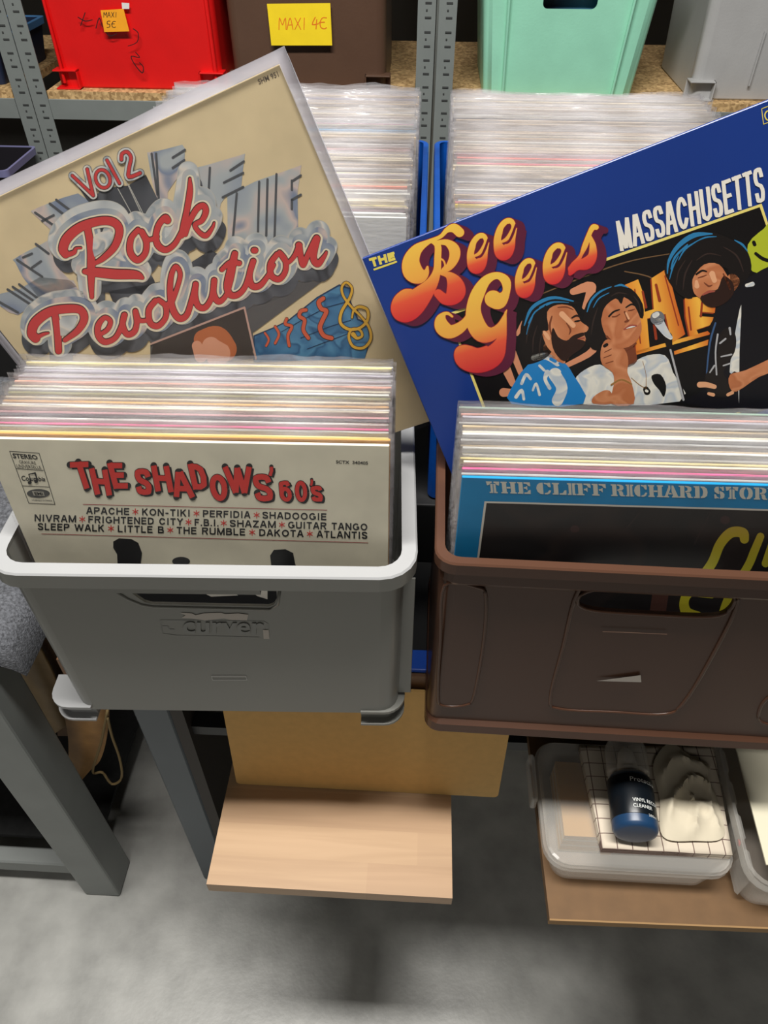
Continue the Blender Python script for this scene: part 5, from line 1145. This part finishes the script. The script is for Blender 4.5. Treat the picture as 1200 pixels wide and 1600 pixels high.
for pts in ([(560, 300), (620, 275), (640, 330), (650, 420), (690, 408), (680, 270), (740, 232), (770, 300), (790, 380), (830, 520), (770, 560), (742, 430), (660, 450), (672, 590), (612, 606), (600, 480), (580, 380)],
            [(828, 360), (900, 352), (965, 400), (962, 425), (905, 420), (892, 440), (960, 444), (940, 480), (880, 500), (890, 520), (850, 530), (832, 440)]): 
    sign([(a-6, b+5) for a, b in pts], SGD, 0); sign(pts, SGN, 1)
sign([(610, 596), (930, 506), (945, 520), (612, 612)], SGN, 1); sign([(780, 596), (945, 540), (940, 566), (782, 612)], SGN, 1)
ps('neon_sign_shade', [[(640, 330, 10), (655, 400, 12)], [(690, 460, 12), (700, 540, 12)], [(700, 300, 12), (716, 370, 14)], [(740, 260, 6), (800, 480, 6)], [(845, 400, 8), (856, 500, 8)], [(605, 320, 6), (630, 560, 6)], [(905, 380, 10), (900, 440, 10)]], SGD, 2)
ps('neon_sign', [[(300, 660, 22), (420, 590, 30), (385, 520, 26)], [(330, 330, 30), (410, 310, 46), (380, 400, 20)], [(20, 650, 44), (60, 740, 30)], [(60, 600, 30), (100, 700, 26)], [(20, 780, 40), (60, 780, 30)], [(110, 470, 26), (80, 520, 16)]], SGP, 0)
ps('stage_rail', [[(190, 340, 5), (440, 240, 6), (600, 190, 5), (770, 160, 4)], [(560, 240, 5), (700, 280, 6), (790, 420, 5)]], mat('rail_brown', (112, 84, 56), .4), 0)
G1 = mat('photo_green', (176, 186, 44), .4)
pp('green_face_prop', [(1110, 120), (1180, 50), (1215, 34), (1240, 250), (1170, 250), (1118, 225)], G1, 0); ps('green_face_mark', [[(1145, 160, 14), (1180, 185, 16), (1240, 200, 14)], [(1136, 110, 16), (1140, 120, 16)]], DK, 1)
HB = mat('photo_hair', (22, 16, 15), .4); HL = mat('photo_hair_blue', (44, 122, 170), .4); SK = chromemat('photo_skin', (198, 126, 84), (184, 110, 70), (208, 138, 96), 40); SKD = mat('photo_skin_shade', (120, 62, 38), .4); SKL = mat('photo_skin_light', (228, 168, 126), .4); BD = mat('photo_beard', (44, 24, 18), .4)
SB = mat('shirt_blue', (36, 128, 196), .4); SWH = chromemat('shirt_white', (216, 214, 206), (188, 196, 204), (232, 228, 216), 50); LIP = mat('photo_lip', (160, 80, 64), .4)
# middle singer
pp('shirt', [(335, 730), (380, 680), (450, 655), (520, 690), (590, 650), (660, 615), (740, 615), (775, 690), (805, 820), (335, 830)], SWH, 2)
pp('shirt_mark', [(680, 705), (720, 700), (745, 750), (735, 800), (715, 770), (690, 740)], DK, 3)
pp('neck', [(520, 540), (590, 560), (615, 640), (560, 670), (520, 640)], SKD, 2)
pp('hair', [(378, 500), (380, 410), (425, 335), (505, 296), (590, 318), (640, 385), (640, 450), (600, 420), (560, 400), (500, 470), (480, 560), (430, 592), (395, 560)], HB, 3)
pp('face', [(456, 440), (480, 388), (540, 352), (592, 378), (626, 440), (635, 500), (612, 552), (560, 582), (512, 565), (476, 525), (460, 485)], SK, 4)
pp('hair_front', [(440, 400), (480, 330), (560, 318), (625, 370), (636, 430), (600, 380), (560, 350), (545, 385), (520, 360), (470, 395), (455, 450)], HB, 5)
ps('brow', [[(490, 440, 8), (510, 420, 8), (536, 410, 6)], [(566, 400, 6), (590, 386, 8), (606, 392, 6)]], HB, 5); ps('eye', [[(505, 442, 6), (522, 440, 6), (538, 430, 4)], [(576, 415, 4), (592, 412, 6), (604, 408, 4)]], SKD, 5)
ps('nose', [[(560, 420, 8), (575, 455, 12), (562, 464, 8)]], SKD, 5); ps('nose', [[(566, 425, 8), (578, 450, 9)]], SKL, 6)
ps('mouth', [[(558, 498, 8), (585, 484, 14), (612, 482, 8)]], LIP, 5); ps('teeth', [[(568, 494, 3), (590, 487, 6), (606, 485, 3)]], SWH, 6)
ps('hair_highlight', [[(392, 420, 4), (410, 370, 10), (450, 330, 9), (500, 308, 4)], [(515, 306, 4), (545, 300, 10), (575, 312, 3)], [(420, 400, 3), (445, 360, 6), (490, 335, 3)]], HL, 6)
ps('hair_strand', [[(410, 520, 3), (420, 460, 7), (440, 400, 3)], [(600, 350, 3), (622, 380, 6), (630, 420, 3)], [(500, 350, 3), (530, 335, 6), (570, 340, 3)]], mat('photo_hair_brown', (52, 38, 34), .4), 6); ps('jaw_shade', [[(480, 530, 10), (520, 572, 12), (565, 588, 10), (610, 560, 8)]], SKD, 5)
pp('hand', [(452, 600), (468, 552), (500, 545), (560, 588), (576, 640), (572, 690), (592, 740), (600, 830), (500, 830), (512, 740), (505, 690), (460, 655)], SK, 6)
ps('finger_line', [[(470, 600, 3), (500, 585, 4)], [(466, 625, 3), (500, 612, 4)], [(475, 650, 3), (508, 640, 4)]], SKD, 7); ps('ring', [[(470, 572, 14), (480, 566, 14)]], HB, 7); ps('bracelet', [[(500, 745, 7), (545, 722, 7), (590, 742, 7)]], mat('photo_gold', (160, 116, 60), .4), 7)
ps('pendant', [[(655, 766, 26), (660, 776, 30)]], HB, 4); ps('pendant', [[(656, 772, 12), (660, 774, 12)]], SWH, 5); ps('chain', [[(590, 715, 3), (625, 745, 3), (655, 762, 3)], [(640, 640, 2), (655, 700, 2), (655, 760, 3)]], mat('photo_gold', (160, 116, 60), .4), 4)
pp('arm', [(420, 800), (470, 770), (500, 780), (500, 830), (420, 830)], SK, 4)
# left singer
pp('shirt', [(55, 830), (72, 730), (120, 665), (185, 605), (280, 640), (330, 700), (375, 830)], SB, 5)
ps('shirt_pattern', [[(155, 625, 26), (210, 618, 30), (260, 650, 26)], [(250, 700, 60), (280, 760, 50), (260, 815, 50)], [(100, 740, 14), (120, 700, 14), (140, 720, 12)], [(75, 800, 16), (100, 770, 14), (110, 810, 12)], [(150, 770, 10), (165, 740, 10), (180, 790, 12)], [(215, 690, 24), (205, 720, 16), (225, 760, 16)], [(180, 660, 12), (200, 680, 12)]], SWH, 6)
ps('shirt_pattern', [[(230, 630, 14), (250, 640, 14)], [(280, 690, 10), (300, 720, 12)], [(270, 650, 12), (290, 670, 10)]], SB, 7)
pp('neck', [(205, 560), (260, 600), (292, 632), (285, 650), (205, 612)], SK, 6)
pp('hair', [(105, 650), (92, 560), (105, 450), (160, 380), (240, 348), (330, 366), (355, 378), (300, 395), (240, 410), (225, 460), (240, 520), (232, 600), (180, 640)], HB, 6)
pp('face', [(214, 420), (260, 388), (322, 395), (350, 430), (366, 464), (398, 488), (390, 508), (374, 515), (385, 545), (370, 578), (330, 605), (290, 640), (225, 590), (200, 545), (192, 505), (220, 500)], SK, 7)
pp('beard', [(240, 490), (262, 530), (300, 548), (330, 525), (372, 512), (380, 524), (352, 540), (384, 552), (366, 584), (330, 608), (290, 640), (248, 600), (232, 540)], BD, 8)
ps('eye', [[(338, 462, 6), (352, 460, 8), (362, 458, 4)]], HB, 9); ps('brow', [[(325, 446, 7), (345, 436, 9), (360, 442, 6)]], BD, 9); ps('ear', [[(200, 510, 12), (212, 525, 18), (222, 540, 12)]], SKL, 8); ps('cheek', [[(280, 430, 26), (330, 480, 22)]], SKL, 8); ps('mouth', [[(352, 540, 5), (378, 536, 8)]], LIP, 9)
ps('hair_highlight', [[(112, 480, 5), (140, 410, 14), (190, 372, 16), (250, 356, 13), (330, 372, 6)], [(130, 470, 4), (160, 420, 7), (200, 395, 4)], [(180, 400, 5), (230, 378, 8), (290, 376, 4)], [(122, 520, 3), (132, 480, 6), (150, 440, 3)], [(210, 392, 3), (250, 376, 5), (310, 378, 3)]], HL, 8)
ps('hair_strand', [[(120, 560, 3), (130, 500, 6), (150, 450, 3)], [(150, 600, 3), (152, 540, 6), (170, 480, 3)], [(180, 620, 3), (182, 560, 5), (196, 500, 3)]], mat('photo_hair_brown', (52, 38, 34), .4), 8)
ps('face_shade', [[(235, 440, 6), (225, 480, 10), (232, 520, 6)], [(300, 470, 4), (318, 500, 8), (312, 520, 4)], [(262, 400, 4), (300, 398, 6), (330, 410, 4)]], SKD, 8)
# guitarist
JK = mat('photo_jacket', (18, 16, 22), .4)
pp('jacket', [(925, 600), (960, 430), (1010, 350), (1070, 290), (1130, 258), (1260, 250), (1260, 830), (840, 830), (850, 800), (910, 760)], JK, 2)
ps('jacket_edge', [[(965, 470, 8), (940, 560, 8), (925, 700, 6)]], mat('photo_steelblue', (60, 90, 130), .4), 3)
pp('hair', [(744, 260), (742, 200), (790, 118), (870, 66), (960, 66), (1060, 108), (1112, 160), (1124, 240), (1080, 300), (1040, 320), (1020, 230), (960, 220), (900, 230), (872, 300), (860, 360), (800, 340)], HB, 4)
pp('face', [(868, 262), (915, 208), (980, 208), (1020, 262), (1046, 300), (1040, 330), (1005, 375), (945, 395), (905, 365), (872, 340), (862, 300)], SK, 5)
pp('beard', [(900, 350), (940, 325), (975, 318), (1000, 260), (1042, 290), (1045, 340), (1000, 385), (945, 400), (905, 375)], BD, 6)
ps('mouth', [[(908, 344, 6), (935, 330, 12), (960, 328, 6)]], LIP, 7); ps('brow', [[(880, 252, 9), (905, 236, 9), (925, 240, 6)]], HB, 6); ps('eye', [[(888, 268, 5), (908, 262, 6), (924, 256, 4)]], SKD, 6); ps('nose', [[(880, 285, 14), (882, 305, 22)]], SKL, 6); ps('cheek', [[(950, 250, 26), (960, 280, 22)]], SKL, 6)
pp('neck', [(1020, 262), (1050, 252), (1074, 285), (1040, 330)], SK, 4); ps('collar', [[(1105, 302, 16), (1130, 296, 20)]], SWH, 4)
ps('hair_highlight', [[(750, 250, 4), (758, 190, 12), (800, 125, 20), (870, 78, 22), (950, 72, 6)], [(765, 230, 3), (785, 175, 10), (840, 120, 6)], [(800, 190, 3), (830, 140, 8), (890, 100, 4)], [(1050, 100, 4), (1085, 120, 10), (1108, 150, 4)], [(760, 275, 3), (775, 220, 7), (800, 170, 3)], [(870, 110, 3), (920, 88, 7), (970, 84, 3)]], HL, 5)
ps('hair_strand', [[(820, 320, 3), (830, 250, 8), (860, 190, 3)], [(1000, 130, 3), (1060, 170, 8), (1090, 240, 3)], [(880, 190, 3), (930, 160, 7), (990, 170, 3)], [(790, 300, 3), (800, 240, 6), (830, 190, 3)]], mat('photo_hair_brown', (52, 38, 34), .4), 5)
ps('face_shade', [[(1000, 250, 6), (1020, 290, 12), (1030, 320, 6)], [(915, 290, 4), (935, 305, 8), (950, 300, 4)]], SKD, 6)
pp('strap', [(1080, 388), (1072, 600), (1070, 830), (1060, 690), (1028, 690), (1050, 530)], SWH, 4)
pp('guitar', [(985, 520), (1030, 490), (1056, 530), (1050, 600), (1000, 690), (1030, 740), (1010, 800), (930, 780), (920, 700), (965, 650)], mat('photo_guitar', (34, 28, 26), .3), 5)
ps('tuning_peg', [[(975, 520, 8), (965, 600, 7), (970, 700, 7)], [(1028, 492, 10), (1032, 520, 8)], [(985, 560, 8), (1010, 540, 8)], [(990, 620, 6), (1036, 610, 8)], [(1000, 660, 6), (1030, 650, 7)], [(940, 690, 6), (960, 660, 8)]], mat('photo_silver', (176, 176, 178), .35), 6)
pp('arm', [(1030, 700), (1100, 680), (1260, 610), (1260, 670), (1160, 710), (1060, 775), (1028, 755)], SK, 6)
ps('finger', [[(895, 745, 26), (925, 745, 24), (960, 754, 20)], [(935, 785, 14), (955, 790, 16)], [(1020, 790, 14), (1040, 780, 16)]], SKL, 6)
# microphone
ps('microphone', [[(705, 448, 62), (708, 446, 60)]], mat('photo_mic', (110, 112, 116), .35), 7); ps('microphone', [[(715, 470, 44), (745, 515, 30), (765, 535, 18)]], SWH, 7); ps('microphone', [[(694, 436, 24), (704, 430, 22)]], SWH, 8)
ps('mic_stand', [[(752, 530, 40), (760, 575, 26)]], HB, 6); ps('mic_stand', [[(764, 590, 9), (790, 690, 9), (822, 812, 10)]], mat('photo_silver', (176, 176, 178), .35), 7); ps('mic_stand', [[(772, 590, 6), (830, 812, 6)]], HB, 6)
# bubble lettering on top
def side(sts, dx, dy, n):
    return [[(x+dx*k/n, y+dy*k/n, w_) for x, y, w_ in s_] for k in range(n+1) for s_ in sts]
for st, ct_ in glyph:
    s3 = cb(st); c3 = cb(ct_) if ct_ else None; zq = B0+.00075+(.00003 if st is not Bst else 0)
    strokeprint(bg, bk, 'lettering_side', side(s3, 14, 5, 5), B0+.00062, M_shadow, grow=2.2, sub=5, res=.6)
for st, ct_ in glyph:
    s3 = cb(st); c3 = cb(ct_) if ct_ else None
    strokeprint(bg, bk, 'lettering_outline', s3, B0+.00067, M_out, grow=1.8, sub=5, cut=c3, res=.4); strokeprint(bg, bk, 'lettering', s3, B0+.00072, M_yr, sub=5, cut=c3, res=.4)
YT = mat('ink_titleyellow', (222, 204, 92), .4)
boldword(bg, bk, 'lettering', 'THE', [(576, 404), (616, 393), (618, 406), (581, 418)], B0+L1, YT, 4.2, gap=.12); lineprint(bg, bk, 'underline', [(585, 421), (619, 409)], 3, B0+L1, YT)
qm = [(962, 346), (1191, 259), (1196, 314), (969, 393)]
boldword(bg, bk, 'lettering', 'MASSACHUSETTS', qm, B0+.0003, WHITE, 6.0, gap=.10)
for a, b in (((1190, 170), (1193, 194)), ((1190, 170), (1215, 160)), ((1193, 194), (1215, 186))): lineprint(bg, bk, 'label_box', [a, b], 1.2, B0+L1, YT)
strokeprint(bg, bk, 'label_emblem', [[(1206, 172, 2), (1198, 174, 2), (1195, 180, 2), (1198, 187, 2), (1206, 188, 2)]], B0+L1, YT, sub=3)
bpy.context.view_layer.update()
